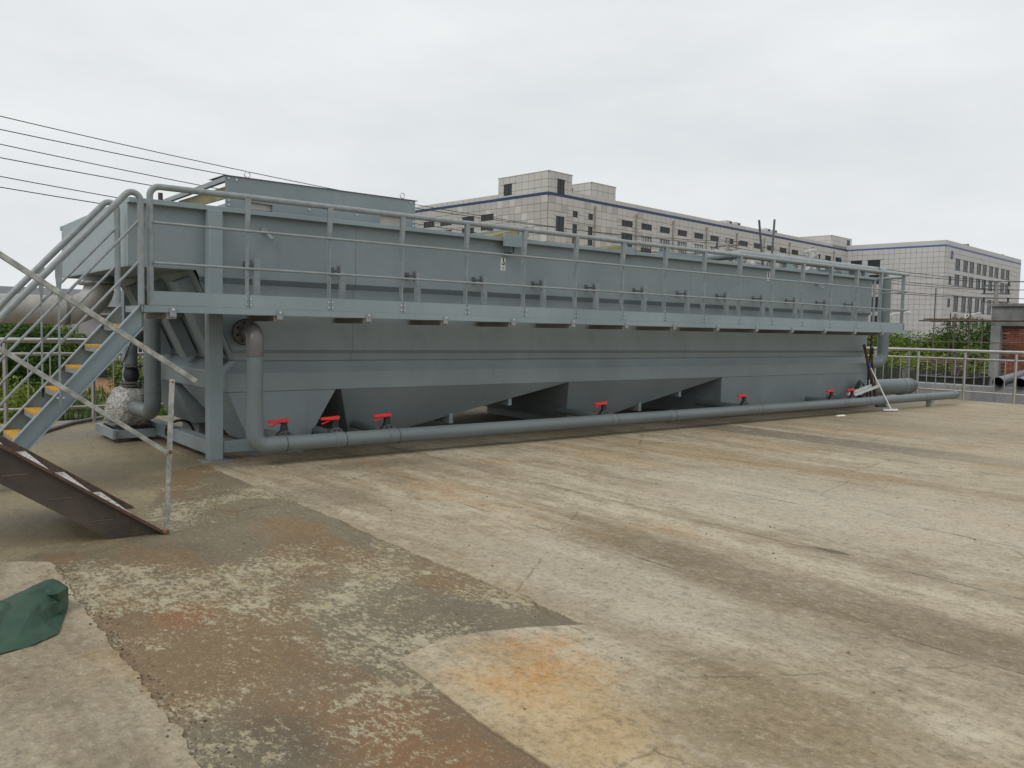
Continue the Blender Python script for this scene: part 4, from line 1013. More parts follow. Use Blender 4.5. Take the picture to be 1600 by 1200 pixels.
q = MB(); q.beam((3.27, CY0 + .03, 2.905), (3.27, 10.9, 2.93), .02, .13); q.build('resin_beam', M['frp'], cv)
q = MB(); q.box(3.205, 3.215, CY0 + .01, 11.9, 2.66, 2.765); q.build('end_panel', M['tank_light'], cv)
for (x, z) in ((3.235, 3.035), (3.32, 3.03), (3.235, 2.80), (3.235, 2.75), (4.17, 2.855), (4.17, 2.80), (4.78, 2.855), (4.78, 2.80), (5.57, 2.79), (5.57, 2.74), (5.53, 3.03)):
    q = MB(); q.tube([(x, CY0 - .012, z), (x, CY0, z)], .011, 8); q.build('bolt', M['zinc'], cv)
for x in (3.44, 5.41):
    q = MB(); q.tube([V((x + .032 * cos(a), CY0 - .005, 3.10 + .032 * sin(a))) for a in [2 * pi * k / 14 for k in range(15)]], .006, 6); q.build('eyelet', M['zinc'], cv)
q = MB(); q.box(3.42, 3.76, CY0 + .04, CY0 + .5, 2.735, 2.86); q.box(5.08, 5.47, CY0 + .04, CY0 + .5, 2.70, 2.86); q.build('duct', M['beige'], cv)
# two loose bars and small motors on the right part of the tank top
for (p0, p1, lb) in (((14.42, 10, 2.45), (14.16, 10, 3.74), 'thin grey rod leaning left above the right part of the tank'), ((14.60, 10, 2.45), (14.68, 10, 3.80), 'thin grey rod standing upright beside the leaning rod on the tank')):
    q = MB(); q.tube([p0, p1], .022, 8); tag(q.build('upright_rod', M['window_frame_grey']), lb, 'rod', 'rods on the tank')
q = MB(); q.tube([(2.93, 10.5, 2.43), (2.93, 10.5, 3.01)], .028, 8); tag(q.build('vent_stub', M['rust']), 'short dark pipe stub rising from the tank top near the stair', 'pipe')
def wrapped(loc, r, sq, seed, name, label, cat, mat='film'):
    rg_ = random.Random(seed); q = MB(); n_, m_ = 28, 16; c = V(loc); vs = []
    for i in range(m_ + 1):
        t = pi * i / m_
        for k in range(n_):
            a = 2 * pi * k / n_; d = V((sin(t) * cos(a), sin(t) * sin(a), cos(t)))
            e_ = 1 + .22 * noise.noise(d * 1.6 + V((seed, 0, 0))) + .10 * abs(noise.noise(d * 5 + V((seed, 3, 0)))) + .05 * noise.noise(d * 12)
            g = (abs(d.x) ** 3.2 + abs(d.y) ** 3.2 + abs(d.z) ** 3.2) ** (-1 / 3.2)
            vs.append(c + V((d.x * sq[0], d.y * sq[1], d.z * sq[2])) * r * e_ * (g * .6 + .4))
    q.add(vs, [(i * n_ + k, (i + 1) * n_ + k, (i + 1) * n_ + (k + 1) % n_, i * n_ + (k + 1) % n_) for i in range(m_) for k in range(n_)], True)
    return tag(q.build(name, M[mat], fix=True), label, cat)
wrapped((16.05, 10, 3.17), .14, (1, 1, 1), 3, 'wrapped_motor', 'white plastic wrapped motor head standing on the right part of the tank', 'motor')
wrapped((15.95, 10, 2.86), .15, (1, 1, .8), 5, 'wrapped_gearbox', 'plastic wrapped gearbox beneath the wrapped motor head', 'gearbox')
wrapped((12.95, 10.1, 2.98), .12, (1.4, 1, .7), 7, 'wrapped_motor', 'small white wrapped motor beside the start of the long top pipe', 'motor')
wrapped((13.6, 9.7, 2.80), .13, (1, 1, 1), 9, 'wrapped_valve', 'film wrapped valve on the tank rim under the long top pipe', 'valve')
tb = thing('collection_trough', 'grey trough with yellow lined lid on the tank under the top pipe', 'trough', (12.1, 10.2, 2.43))
q = MB(); q.box(10.9, 12.3, 9.7, 9.72, 2.43, 2.87); q.box(10.9, 10.92, 9.72, 11.4, 2.43, 2.80); q.build('side_plate', M['tank_light'], tb)
q = MB(); q.box(12.31, 13.4, 9.62, 10.6, 2.70, 2.79); q.box(12.31, 13.4, 9.62, 10.6, 2.80, 2.815); q.build('lid', M['beige'], tb)
q = MB(); q.box(12.32, 13.39, 9.60, 9.618, 2.72, 2.75); q.build('lid_edge', M['yellow'], tb)
tb2 = thing('outlet_box', 'flat grey box on the tank top beside the wrapped motor', 'box', (17, 10, 2.43))
q = MB(); q.box(15.2, 16.55, 9.3, 11.4, 2.69, 2.80); q.build('lid', M['tank'], tb2)
q = MB(); q.box(16.05, 16.5, 9.12, 9.29, 2.691, 2.86); q.build('side_box', M['tank_light'], tb2)
for (x, w_) in ((14.0, .17), (17.15, .14)):
    pass

# long pipe along the tank top and down its right end
tp = thing('overflow_pipe', 'long pale grey pipe running over the tank rim and down its right end', 'pipe', (14.5, 9.0, 2.85))
A = V((12.2, 10.9, 2.80)); 
q = MB(); q.tube(arc([(12.2, 10.9, 2.80), (12.2, 8.97, 2.865), (17.34, 9.0, 2.865), (17.34, 9.0, .93), (16.7, 9.0, .86)], .2, 7), .075, 14)
M_tp = M['rail']
q.build('pipe', M_tp, tp)
q = MB(); q.tube(arc([(17.34, 9.0, 2.70), (17.34, 9.0, .93), (16.63, 9.02, .90)], .22, 8), .115, 16); q.build('downpipe', M['pvc'], tp)
for x in (13.1, 16.9):
    q = MB(); q.tube([(x, 8.985, 2.865), (x + .03, 8.985, 2.865)], .083, 14); q.build('coupling', M['pvc'], tp)
for (a, c) in ((13.55, 13.75), (16.35, 16.5)):
    q = MB(); q.box(a, c, 8.93, 9.02, 2.691, 2.79); q.build('support', M['tank_light'], tp)

# ================================================================== WALKWAY
WX0, WX1, WY = 2.11, 16.52, 8.12
wk = thing('tank_walkway', 'grey steel walkway with handrail running the length of the tank', 'walkway', (9.3, 8.5, 1.6))
q = MB(); q.box(WX0, WX1, WY, WY + .008, 1.556, 1.618); q.box(WX0, WX1, WY + .0081, WY + .045, 1.611, 1.618); q.box(WX0, WX1, WY + .0081, WY + .045, 1.556, 1.563); q.build('edge_channel', M['tank_light'], wk)
q = MB(); q.box(WX0 + .01, WX0 + .05, WY + .05, TY - .09, 1.556, 1.617); q.build('edge_channel', M['tank_light'], wk)
x = WX0 + .052
while x < WX1 - .01:
    x2 = min(x + 1.0, WX1); q = MB(); q.box(x, x2 - .006, WY + .047, TY - .092, 1.585, 1.612); q.build('deck_panel', M['bracket_dark'], wk); x += 1.0
brx = [3.42 + 1.0153 * k for k in range(-1, 13)]
for i, x in enumerate(brx):
    x_ = x if i else 2.37
    q = MB(); q.box(x_ - .055, x_ + .035, WY + .012, TY - .002, 1.495, 1.554); q.build('bracket', M['bracket_dark'], wk)
    q = MB(); q.box(x_ - .03, x_ + .03, WY - .014, WY - .001, 1.515, 1.602); cp = q.build('clip', M['rail'], wk)
    q = MB(); q.tube([(x_, WY - .024, 1.585), (x_, WY - .0145, 1.585)], .012, 8); q.build('bolt', M['zinc'], cp)
    if i:
        q = MB(); q.box(x - .035, x + .025, TY - .20, TY - .188, 1.62, 2.17); q.box(x - .035, x - .028, TY - .1879, TY - .14, 1.62, 2.17); q.build('hanger', M['rail'], wk)
        q = MB(); q.box(x - .08, x - .04, TY - .17, TY - .001, 2.085, 2.105); q.tube([(x - .06, TY - .16, 2.03), (x - .06, TY - .16, 2.15)], .012, 6); q.box(x - .085, x - .03, TY - .010, TY - .001, 2.05, 2.14); q.build('hanger_bracket', M['window_frame_grey'], wk)
# posts, toe boards, rails
posts = [3.095 + .8877 * k for k in range(16)]
edges = [WX0 + .06] + posts
for i, x in enumerate(posts):
    q = MB(); q.box(x - .006, x + .006, WY + .004, WY + .072, 1.62, 2.70)
    q.add([(x - .032, WY + .001, 2.70), (x + .032, WY + .001, 2.70), (x + .026, WY + .001, 2.56), (x + .010, WY + .001, 2.42), (x - .010, WY + .001, 2.42), (x - .026, WY + .001, 2.56),
           (x - .032, WY + .0035, 2.70), (x + .032, WY + .0035, 2.70), (x + .026, WY + .0035, 2.56), (x + .010, WY + .0035, 2.42), (x - .010, WY + .0035, 2.42), (x - .026, WY + .0035, 2.56)],
          [(0, 1, 2, 3, 4, 5)[::-1], (6, 7, 8, 9, 10, 11)] + [(k, (k + 1) % 6, 6 + (k + 1) % 6, 6 + k) for k in range(6)])
    po = q.build('railing_post', M['rail'], wk, fix=True)
    for dz in (1.655, 1.71):
        for dx in (-.022, .022): q = MB(); q.tube([(x + dx, WY - .012, dz), (x + dx, WY - .002, dz)], .008, 6); q.build('bolt', M['zinc'], po)
for a, b_ in zip(edges[:-1], edges[1:]):
    q = MB(); q.box(a + .018, b_ - .010, WY + .004, WY + .009, 1.621, 1.752); q.build('toe_board', M['tank_light'], wk)
q = MB(); q.tube(arc([(2.18, WY + .03, 1.62), (2.18, WY + .03, 2.715), (16.56, WY + .03, 2.715)], .09, 8), .030, 12); q.build('top_rail', M['rail'], wk)
for z in (2.38, 2.01):
    q = MB(); q.tube([(2.2, WY - .008, z), (16.56, WY - .008, z)], .0125, 8); q.build('mid_rail', M['rail'], wk)
q = MB(); q.tube(arc([(16.47, TY - .12, 1.62), (16.47, TY - .12, 2.66), (16.47, WY + .05, 2.66)], .09, 6), .026, 10); q.build('end_rail', M['rail'], wk)
for z in (2.36, 2.0):
    q = MB(); q.tube([(16.47, TY - .12, z), (16.47, WY, z)], .0125, 8); q.build('mid_rail', M['rail'], wk)
q = MB(); q.box(16.50, 16.51, WY + .02, TY - .1, 1.555, 1.75); q.build('toe_board', M['tank_light'], wk)

# ================================================================== GREY STAIR
SL = 1.63 - .0  # top height
st0 = thing('grey_staircase', 'grey steel staircase with yellow treads climbing to the tank walkway', 'staircase', (1.3, 8.5, 0))
slope = 1.155; Xt, Zt = 2.105, 1.63; Xb = Xt - Zt / slope
def zst(x): return Zt - (Xt - x) * slope
for y0, sg in ((8.17, -1), (8.93, -1)):
    q = MB(); Xlow = Xb; dz = .195; off = dz / slope
    poly = [(Xt, Zt), (Xt, Zt - dz - .02), (Xb + off, .003), (Xb, .003)]
    q.prism([(x, y0, z) for x, z in poly], (0, .008, 0))
    # flanges top and bottom
    t = .012
    q.prism([(Xt, y0 - .002 * sg, Zt + .001), (Xb, y0 - .002 * sg, .004), (Xb - t, y0 - .002 * sg, .004), (Xt - t * .2, y0 - .002 * sg, Zt + t + .004)], (0, .062 * sg, 0))
    q.prism([(Xt, y0 - .002 * sg, Zt - dz - .021), (Xb + off, y0 - .002 * sg, .0035), (Xb + off + t, y0 - .002 * sg, .0035), (Xt, y0 - .002 * sg, Zt - dz - .021 - t)], (0, .062 * sg, 0))
    q.build('stringer', M['tank_light'], st0, fix=True)
for k in range(7):
    z = .22 + .2 * k; x = Xt - (Zt - z) / slope + .012
    q = MB(); q.box(x, x + .14, 8.181, 8.919, z - .045, z - .001); tr = q.build('tread', M['rail'], st0)
    q = MB(); q.box(x, x + .138, 8.185, 8.915, z, z + .020); q.build('grating', M['yellow'], tr)
for y, dxx in ((8.10, 0), (8.95, 0)):
    rail_pts = [(Xt - .02, y, 1.66), (Xt - .02, y, 2.78), (Xt - 1.25, y, 2.78 - 1.25 * slope * 1.0)]
    q = MB(); q.tube(arc([(Xt - .02, y, 1.62), (Xt - .02, y, 2.75), (Xt - 1.35, y, 2.75 - 1.33 * 1.15)], .07, 7), .029, 12); q.build('top_rail', M['rail'], st0)
    for z0 in (2.39, 2.02):
        q = MB(); q.tube([(Xt - .03, y, z0), (Xt - 1.35, y, z0 - 1.32 * 1.15)], .0125, 8); q.build('mid_rail', M['rail'], st0)
    for xp in (1.41, .90):
        zt = 2.75 - (Xt - .02 - xp) * 1.15 - .02; zb_ = zst(xp) - .10
        q = MB(); q.box(xp - .006, xp + .006, y - .02, y + .02, zb_, zt)
        yy_ = y - .021
        q.add([(xp - .03, yy_, zt + .0), (xp + .03, yy_, zt + .03), (xp + .028, yy_, zt - .12), (xp + .010, yy_, zt - .28), (xp - .010, yy_, zt - .28), (xp - .028, yy_, zt - .12),
               (xp - .03, yy_ + .003, zt + .0), (xp + .03, yy_ + .003, zt + .03), (xp + .028, yy_ + .003, zt - .12), (xp + .010, yy_ + .003, zt - .28), (xp - .010, yy_ + .003, zt - .28), (xp - .028, yy_ + .003, zt - .12)],
              [(0, 1, 2, 3, 4, 5)[::-1], (6, 7, 8, 9, 10, 11)] + [(k, (k + 1) % 6, 6 + (k + 1) % 6, 6 + k) for k in range(6)])
        po = q.build('railing_post', M['rail'], st0, fix=True)
        for dx in (-.022, .022): q = MB(); q.tube([(xp + dx, y - .035, zb_ + .06), (xp + dx, y - .015, zb_ + .06)], .009, 6); q.build('bolt', M['zinc'], po)

# ================================================================== RUSTY STAIR (front left)
rs_ = thing('rusty_staircase', 'dark rusty steel staircase at the left edge with a galvanised bar handrail', 'staircase', (1.0, 6.4, 0))
def rust_stringer(y0, sg, Xend):
    q = MB(); m = .705; L_ = 2.6; zt = lambda x: (Xend - x) * m
    poly = [(Xend, .001), (Xend - .33, .001), (Xend - L_, zt(Xend - L_) - .235), (Xend - L_, zt(Xend - L_))]
    q.prism([(x, y0, z) for x, z in poly], (0, .007, 0)); st = q.build('stringer', M['rust'], rs_, fix=True)
    q = MB(); t = .010
    q.prism([(Xend + .001, y0 - .002 * sg, .0), (Xend - L_, y0 - .002 * sg, zt(Xend - L_) - .001), (Xend - L_, y0 - .002 * sg, zt(Xend - L_) + t + .004), (Xend + .02, y0 - .002 * sg, t)], (0, .055 * sg, 0))
    q.build('flange', M['rust_edge'], st, fix=True)
rust_stringer(5.94, -1, 1.65)
rust_stringer(6.86, 1, 1.68)
for k in range(9):
    z = .175 * (k + 1) - .02; x = 1.645 - z / .705 - .085
    q = MB(); q.box(x - .15, x + .118, 5.949, 6.858, z - .004, z + .004); tr = q.build('tread', M['tread'], rs_)
    if k < 3:
        q = MB(); q.box(x - .14, x - .0, 5.936, 5.9385, z - .02, z - .014); q.build('weld_seam', M['mill_line'], rs_)
def sq(p0, p1, w_=.026): q = MB(); q.beam(p0, p1, w_, w_, up=(0, 1, 0)); return q
sq((1.665, 5.885, .02), (1.71, 5.885, 1.07), .030).build('railing_post', M['galv'], rs_, bev=.003)
sq((1.86, 5.86, 1.055), (-.35, 5.86, 2.575), .034).build('top_rail', M['galv'], rs_, bev=.003)
sq((1.675, 5.885, .565), (-.35, 5.885, 2.05), .030).build('mid_rail', M['galv'], rs_, bev=.003)
sq((-.34, 5.885, 1.52), (-.34, 5.885, 2.56), .028).build('railing_post', M['galv'], rs_)
for (x, z, r) in ((1.69, .57, .021), (1.71, 1.052, .018), (1.665, .02, .022)):
    q = MB(); q.ball((x, 5.882, z), r, (1, .8, 1.2), 9, 6); q.build('weld', M['rust_orange'], rs_)

# ================================================================== HEADER PIPE AND VALVES
HY, HZ, HR = 8.22, .22, .083
hp = thing('drain_header_pipe', 'long dark grey plastic drain pipe along the foot of the tank', 'pipe', (10, HY, 0))
q = MB(); q.tube([(3.42, HY, HZ), (19.0, HY, HZ)], HR, 20); q.build('pipe', M['pvc'], hp)
q = MB(); q.tube([(19.0, HY, HZ), (19.14, HY, HZ), (19.17, HY, HZ)], [HR * 1.07, HR * 1.07, HR * .9], 20); q.build('end_cap', M['pvc'], hp)
q = MB(); q.tube(arc([(3.44, HY, HZ), (3.20, HY, HZ), (3.20, HY, .5)], .14, 8), HR * 1.08, 20); q.build('elbow', M['pvc'], hp)
q = MB(); q.tube([(3.20, HY, .49), (3.20, HY, 1.24)], HR, 20); q.build('riser', M['pvc'], hp)
q = MB(); q.tube(arc([(3.20, HY, 1.14), (3.20, HY, 1.375), (3.30, 8.62, 1.375)], .13, 8), HR * 1.08, 20); q.build('elbow', M['pvc_dark'], hp)
q = MB(); q.tube([(3.28, 8.55, 1.375), (3.36, 8.93, 1.375)], .07, 18); q.build('stub_pipe', M['pvc_dark'], hp)
q = MB(); q.tube([(3.335, 8.80, 1.375), (3.345, 8.835, 1.375)], .135, 28); fl = q.build('flange', M['pvc_dark'], hp, bev=.004)
q = MB(); q.tube([(3.345, 8.84, 1.375), (3.358, 8.895, 1.375)], .145, 28); q.build('flange', M['black'], hp)
for k in range(8):
    a = k * pi / 4 + .3; c_ = V((3.335 + cos(a) * .105, 8.80, 1.375 + sin(a) * .105)); q = MB(); q.tube([c_ - V((.003, .018, 0)), c_], .016, 6); q.build('bolt', M['black'], fl)
for x in (3.46, 4.14, 4.81, 8.36, 9.6, 11.79, 14.49, 15.26, 17.7):
    q = MB(); q.tube([(x - .06, HY, HZ), (x + .06, HY, HZ)], HR * 1.055, 20); co = q.build('coupling', M['pvc'], hp)
    q = MB(); q.tube([(x + .060, HY, HZ), (x + .066, HY, HZ)], HR * 1.075, 20); q.build('joint_ring', M['black'], co)
for x in (17.9,):
    q = MB(); q.box(x, x + .12, HY - .06, HY + .06, .0085, HZ - HR + .01); q.build('support_block', M['wall_concrete'], hp)
# valve prototype at x=0
vp = thing('butterfly_valve', '', 'valve', (0, 0, 0), 'red handled drain valves')
q = MB(); q.tube([(0, HY + .02, HZ + .02), (0, 9.4, HZ + .035)], .05, 14); q.build('branch_pipe', M['pvc'], vp)
q = MB(); q.tube([(0, HY + .16, HZ + .02), (0, HY + .18, HZ + .02)], .095, 20); f1 = q.build('flange', M['pvc_dark'], vp)
for k in range(8):
    a = k * pi / 4 + .39; c_ = V((cos(a) * .074, HY + .155, HZ + .02 + sin(a) * .074)); q = MB(); q.tube([c_ - V((0, .008, 0)), c_ + V((0, .006, 0))], .010, 6); q.build('bolt', M['black'], f1)
q = MB(); q.tube([(0, HY + .182, HZ + .02), (0, HY + .225, HZ + .02)], .082, 20)
q.hexa([(-.045, HY + .183, HZ + .09), (.045, HY + .183, HZ + .09), (.045, HY + .224, HZ + .09), (-.045, HY + .224, HZ + .09)], [(-.028, HY + .187, HZ + .19), (.028, HY + .187, HZ + .19), (.028, HY + .22, HZ + .19), (-.028, HY + .22, HZ + .19)])
q.tube([(0, HY + .204, HZ + .19), (0, HY + .204, HZ + .205)], .042, 14); q.build('body', M['black'], vp)
q = MB(); q.tube([(0, HY + .227, HZ + .02), (0, HY + .247, HZ + .02)], .095, 20); q.build('flange', M['pvc_dark'], vp)
q = MB()
q.hexa([(-.175, HY + .187, HZ + .200), (.045, HY + .178, HZ + .200), (.045, HY + .230, HZ + .200), (-.175, HY + .221, HZ + .200)], [(-.18, HY + .19, HZ + .228), (.045, HY + .182, HZ + .242), (.045, HY + .226, HZ + .242), (-.18, HY + .218, HZ + .228)])
q.hexa([(-.165, HY + .195, HZ + .150), (-.05, HY + .195, HZ + .190), (-.05, HY + .213, HZ + .190), (-.165, HY + .213, HZ + .150)], [(-.17, HY + .195, HZ + .166), (-.05, HY + .195, HZ + .199), (-.05, HY + .213, HZ + .199), (-.17, HY + .213, HZ + .166)])
q.build('handle', M['red'], vp, bev=.004)
spots = [(3.60, 'red handled valve nearest the riser elbow on the drain pipe'), (4.20, 'red handled valve before the black gap between the first hoppers'), (4.86, 'third red handled valve from the left, at the second hopper'),
         (8.40, 'red handled valve alone at the third hopper'), (11.70, 'red handled valve just right of the last hopper opening'), (14.40, 'left one of the close pair of red valves near the right end of the tank'), (15.14, 'rightmost red handled valve, beside the black hose coil')]
for i, (x, lb) in enumerate(spots):
    o = vp if i == 0 else copy_tree(vp)
    o.location = (x, 0, 0); o['label'] = lb

# ================================================================== PUMP SIDE (left end)
ip = thing('inlet_pipe', 'big stained stainless steel inlet pipe entering under the left tank end', 'pipe', (1.0, 11.2, 1.6))
IY, IZ, IR = 11.25, 1.59, .172
q = MB(); q.tube([(-6, IY, IZ), (2.02, IY, IZ)], IR, 28); q.build('pipe', M['aged_steel'], ip)
q = MB(); q.tube([(2.05, IY, IZ)] + [V((2.05 + .36 * sin(a), IY, IZ + .33 - .33 * cos(a))) for a in [radians(d) for d in range(10, 91, 10)]], IR, 28); q.build('elbow', M['aged_steel'], ip)
q = MB(); q.tube([(2.015, IY, IZ), (2.05, IY, IZ)], IR + .012, 28); q.build('weld_ring', M['bracket_dark'], ip)
q = MB(); q.tube([(2.41, IY, 1.905), (2.41, IY, 1.926)], .235, 28); q.build('flange', M['pvc_dark'], ip)
q = MB(); q.tube([(2.41, IY, 1.929), (2.41, IY, 1.950)], .235, 28); q.build('flange', M['galv'], ip)
q = MB(); q.tube([(2.41, IY, 1.9502), (2.41, IY, 2.0175)], .185, 24); q.build('neck', M['tank_light'], ip)
for x in (-.6,): 
    q = MB(); q.box(x - .06, x + .06, IY - .06, IY + .06, 0, IZ - IR + .01); q.box(x - .2, x + .2, IY - .2, IY + .2, 0, .012); q.build('support_post', M['tank_light'], ip)
pp = thing('pump_riser_pipe', 'grey riser pipe bending down to the wrapped pump beside the tank end', 'pipe', (2.62, 10.0, 0))
q = MB(); q.tube(arc([(3.0, 10.0, 1.60), (2.69, 10.0, 1.60), (2.69, 10.0, .42), (2.69, 10.85, .42)], .17, 9), .09, 20); q.build('pipe', M['pvc'], pp)
q = MB(); q.tube([(2.69, 10.0, .66), (2.69, 10.0, .665)], .092, 20); q.build('joint_ring', M['pvc_dark'], pp)
vp2 = thing('pump_suction_pipe', 'grey vertical pipe with black flanges and rubber joint above the wrapped pump', 'pipe', (2.72, 11.05, .6))
q = MB(); q.tube(arc([(3.3, 11.7, 1.30), (2.95, 11.5, 1.28), (2.72, 11.05, 1.2), (2.72, 11.05, .93)], .12, 7), .075, 18); q.build('pipe', M['pvc'], vp2)
for z in (.905, .70, .665, .585):
    q = MB(); q.tube([(2.72, 11.05, z), (2.72, 11.05, z + .022)], .135 if z > .6 else .10, 22); fl = q.build('flange', M['pvc_dark'], vp2)
    for k in range(8):
        a = k * pi / 4 + .2; rr = .112 if z > .6 else .08; q = MB(); q.tube([(2.72 + cos(a) * rr, 11.05 + sin(a) * rr, z - .018), (2.72 + cos(a) * rr, 11.05 + sin(a) * rr, z + .038)], .009, 6); q.build('bolt', M['black'], fl)
q = MB(); q.tube([(2.72, 11.05, .722), (2.72, 11.05, .76), (2.72, 11.05, .81), (2.72, 11.05, .86), (2.72, 11.05, .905)], [.07, .085, .095, .085, .07], 18); q.build('rubber_joint', M['black'], vp2)
q = MB(); q.tube([(2.72, 11.05, .45), (2.72, 11.05, .665)], .075, 18); q.build('pipe', M['pvc'], vp2)
wrapped((2.70, 11.05, .405), .265, (1.0, 1.05, .90), 12, 'wrapped_pump', 'pump wrapped in crumpled clear plastic film beside the tank end', 'pump')
sk2 = thing('pump_skid', 'low grey steel skid carrying the wrapped pump', 'skid', (2.6, 11.2, 0))
q = MB(); q.box(2.50, 2.92, 10.75, 11.55, .155, .168); q.build('top_plate', M['black'], sk2)
for y in (10.75, 11.45):
    q = MB(); q.box(2.46, 2.925, y, y + .09, .05, .154); q.build('cross_beam', M['tank_light'], sk2)
q = MB(); q.box(2.42, 2.455, 10.7, 11.6, .05, .16); q.build('end_beam', M['tank_light'], sk2)
for y in (10.78, 11.48):
    q = MB(); q.box(2.50, 2.58, y, y + .06, 0, .049); q.build('foot', M['rust'], sk2)
q = MB(); q.tube([V((3.05 + .16 * cos(a), 10.2 + .02 * sin(a * 3), .16 + .14 * sin(a))) for a in [radians(d) for d in range(-30, 200, 15)]], .016, 8); 
tag(q.build('black_hose', M['black']), 'short black hose loop on the floor below the end hoppers', 'hose')
q = MB(); q.tube([(2.62 + .13 * t_, 11.05 - .25 * t_, .95 + .5 * t_ - .0) for t_ in (0, .15, .35, .6, .85, 1)], .008, 6); tag(q.build('pump_cable', M['black']), 'thin black cable beside the suction pipe', 'cable')
q = MB(); q.tube([(1.72, 11.75, .03), (2.05, 12.35, .03), (2.39, 12.93, .03), (2.89, 13.42, .035)], .028, 8)
tag(q.build('floor_conduit', M['pvc_dark']), 'grey conduit lying on the floor near the back edge behind the stair', 'conduit')

# ================================================================== RIGHT END OBJECTS
dr = thing('drain_manifold', 'thick grey capped pipe lying behind the right end of the tank', 'pipe', (19, 9.8, 0))
DY, DZ, DR_ = 9.75, .30, .185
q = MB(); q.tube([(16.7, DY, DZ), (20.1, DY, DZ)], DR_, 28); q.build('pipe', M['pvc'], dr)
q = MB(); q.tube([(20.08, DY, DZ), (20.14, DY, DZ)], DR_ + .008, 28); q.build('joint_ring', M['pvc_dark'], dr)
q = MB(); q.tube([(20.14, DY, DZ), (20.26, DY, DZ), (20.36, DY, DZ), (20.42, DY, DZ)], [DR_, DR_ * .9, DR_ * .6, DR_ * .2], 28); q.build('end_cap', M['pvc'], dr)
for x in (17.6, 19.75):
    q = MB(); q.tube([(x, DY, DZ), (x + .03, DY, DZ)], DR_ + .01, 28); q.box(x - .02, x + .05, DY - .1, DY + .1, .0085, DZ - DR_ + .01); q.build('clamp', M['rail'], dr)
q = MB(); q.tube([(18.2, 10.35, .13), (20.4, 10.35, .13)], .10, 16); tag(q.build('side_pipe', M['pvc']), 'dark grey pipe on the floor behind the thick capped pipe', 'pipe')
q = MB(); q.tube([(16.62, 9.15, .62), (16.9, 9.15, .62)], .06, 12); q.tube([(16.84, 9.15, .62), (16.84, 9.15, .55)], .08, 12); q.tube([(16.84, 9.15, .55), (16.84, 9.15, .32)], .045, 12); q.tube([(16.84, 9.15, .33), (16.82, 9.15, .12)], [.075, .09], 14)
tag(q.build('outlet_elbow', M['pvc']), 'grey outlet elbow at the lower right end of the tank', 'pipe')
# squeegee
sqg = thing('floor_squeegee', 'aluminium floor squeegee leaning in front of the drain pipe at the right end', 'squeegee', (15.95, 8.07, 0))
q = MB(); q.beam((15.80, 8.125, .042), (16.10, 7.99, .042), .03, .04); q.build('blade', M['whitepaint'], sqg, bev=.004)
q = MB(); q.beam((15.80, 8.125, .0155), (16.10, 7.99, .0155), .012, .013); q.build('rubber', M['black'], sqg)
q = MB(); q.tube([(15.95, 8.055, .062), (15.62, 8.33, .86)], .015, 8); q.build('handle', M['whitepaint'], sqg)
q = MB(); q.tube([(15.62, 8.33, .86), (15.585, 8.36, .95)], .019, 8); q.build('grip', M['blue'], sqg)
# timber sticks leaning
for (p0, p1, r, lb) in (((16.85, 9.05, .01), (16.30, 8.70, 1.50), .020, 'tallest dark timber stick leaning on the walkway end'), ((16.95, 8.85, .01), (16.12, 8.76, 1.30), .030, 'thick dark timber stick leaning furthest left by the tank end'),
                        ((17.1, 9.1, .01), (16.40, 8.72, 1.25), .018, 'thin brown timber stick in the middle of the bundle'), ((17.25, 9.0, .01), (16.42, 8.76, 1.12), .016, 'thin pale timber stick on the right of the bundle')):
    q = MB(); q.tube([V(p0) + V((0, 0, .01)), p1], r, 7); tag(q.build('timber_stick', M['wood']), lb, 'stick', 'timber sticks leaning at the tank end')
q = MB(); q.beam((15.55, 8.62, .30), (16.55, 8.62, .47), .05, .05); tag(q.build('aluminium_bar', M['whitepaint'], bev=.004), 'lower white aluminium bar slanting over the pipe end', 'bar')
q = MB(); q.beam((15.45, 8.70, .32), (16.35, 8.70, .47), .05, .05); tag(q.build('aluminium_bar', M['white'], bev=.004), 'upper white aluminium bar behind the other slanting bar', 'bar')
hc = MB()
for k in range(5):
    rr = .19 - k * .012; hc.tube([V((16.02 + rr * cos(a), 8.76 - .012 * k + .02 * sin(a * 2), .40 + rr * sin(a) * .95)) for a in [2 * pi * i / 20 for i in range(21)]], .014, 6)
tag(hc.build('hose_coil', M['black']), 'black hose coil leaning on the tank beside the rightmost valve', 'hose')
q = MB(); q.hexa([(16.72, 8.72, .009), (16.95, 8.62, .009), (17.0, 8.78, .009), (16.8, 8.86, .009)], [(16.8, 8.74, .10), (16.9, 8.70, .11), (16.92, 8.76, .10), (16.84, 8.79, .09)]); tag(q.build('rubber_scrap', M['black'], bev=.01), 'black rubber scrap on the floor behind the squeegee blade', 'scrap')
q = MB(); q.hexa([(14.0, 8.05, .009), (14.25, 8.02, .009), (14.28, 8.09, .009), (14.02, 8.11, .009)], [(14.05, 8.06, .03), (14.2, 8.04, .035), (14.22, 8.08, .03), (14.06, 8.09, .03)]); tag(q.build('paper_scrap', M['white']), 'scrap of white paper beside the drain pipe', 'scrap')

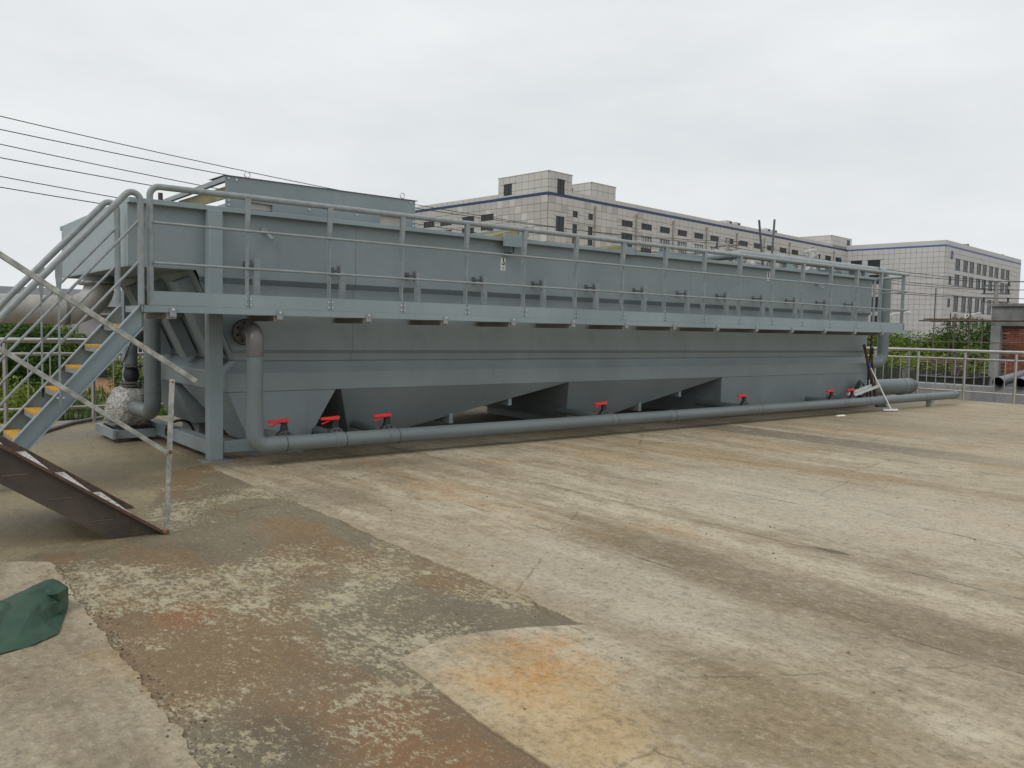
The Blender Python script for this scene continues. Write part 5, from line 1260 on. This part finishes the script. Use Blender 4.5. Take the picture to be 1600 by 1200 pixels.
# ================================================================== GREEN CANVAS (front left)
import bmesh
CV = {'g0': (0.464, 4.074, 0.018), 'g1': (0.600, 4.113, 0.018), 'g2': (0.704, 4.192, 0.018), 'f0': (0.492, 4.300, 0.066), 'f1': (0.598, 4.480, 0.142), 'f2': (0.707, 4.470, 0.127), 'f3': (0.701, 4.400, 0.095), 'f4': (0.705, 4.360, 0.045), 'f5': (0.742, 4.360, 0.028),
      'm0': (0.540, 4.300, 0.088), 'm1': (0.608, 4.270, 0.111), 'm2': (0.655, 4.260, 0.060), 'm3': (0.544, 4.160, 0.055), 't0': (0.711, 4.600, 0.155), 't1': (0.759, 4.620, 0.159), 't2': (0.809, 4.550, 0.125), 't3': (0.753, 4.460, 0.128), 't4': (0.708, 4.500, 0.156),
      't5': (0.805, 4.540, 0.089), 't6': (0.761, 4.480, 0.083), 'p0': (0.735, 4.440, 0.030), 'l0': (0.531, 4.620, 0.089), 'l1': (0.541, 4.600, 0.094), 'l2': (0.569, 4.520, 0.085), 'l3': (0.665, 4.560, 0.138),
      'G': (.2, 4.0, .018), 'F': (.2, 4.28, .075), 'L': (.2, 4.6, .10), 'A': (.2, 4.85, .018), 'B': (.55, 4.85, .018), 'C': (.72, 4.85, .018), 'D': (.84, 4.7, .018), 'E': (.79, 4.48, .018)}
CF = ['G g0 f0 F', 'g0 m3 f0', 'g0 g1 m3', 'f0 m3 m0', 'm3 g1 m2', 'g1 g2 m2', 'm0 m3 m2 m1', 'f0 m0 f1', 'm0 m1 f1', 'f1 m1 f2', 'm1 f3 f2', 'm1 m2 f3', 'm2 f4 f3', 'm2 g2 f4', 'g2 f5 f4',
      'f1 f2 t4 l3', 'l3 t4 t0', 't0 t4 t1', 't1 t4 t3 t2', 't4 f2 t6 t3', 't3 t6 t5 t2', 'f2 f3 p0 t6', 'f3 f4 p0', 'f4 f5 p0', 'F f0 l0 L', 'f0 f1 l2', 'f0 l2 l1 l0', 'f1 l3 l2',
      'L l0 B A', 'l0 l1 B', 'l1 l2 B', 'l2 l3 B', 'l3 t0 C B', 't0 t1 C', 't1 t2 D C', 't2 t5 D', 't5 t6 E D', 't6 p0 E', 'p0 f5 E', 'f5 g2 E']
bm = bmesh.new(); vv = {k: bm.verts.new(p) for k, p in CV.items()}
for f in CF: bm.faces.new([vv[k] for k in f.split()])
bmesh.ops.triangulate(bm, faces=bm.faces); bmesh.ops.recalc_face_normals(bm, faces=bm.faces)
bmesh.ops.subdivide_edges(bm, edges=bm.edges, cuts=4, use_grid_fill=True, smooth=.06)
bm.normal_update()
for v in bm.verts:
    p = v.co; d = .006 * (1 - 2 * abs(noise.noise(p * 14))) + .003 * (1 - 2 * abs(noise.noise(p * 34)))
    v.co = p + v.normal * d
    if v.co.z < .0165: v.co.z = .0165
for f in bm.faces: f.smooth = True
bm.normal_update()
for e_ in bm.edges:
    if len(e_.link_faces) == 2 and e_.calc_face_angle() > .42: e_.smooth = False
me = bpy.data.meshes.new('folded_canvas'); bm.to_mesh(me); bm.free(); me.materials.append(M['canvas'])
cvo = bpy.data.objects.new('folded_canvas', me); COL.objects.link(cvo)
tag(cvo, 'crumpled dark green canvas lying on the pale concrete at lower left', 'canvas')
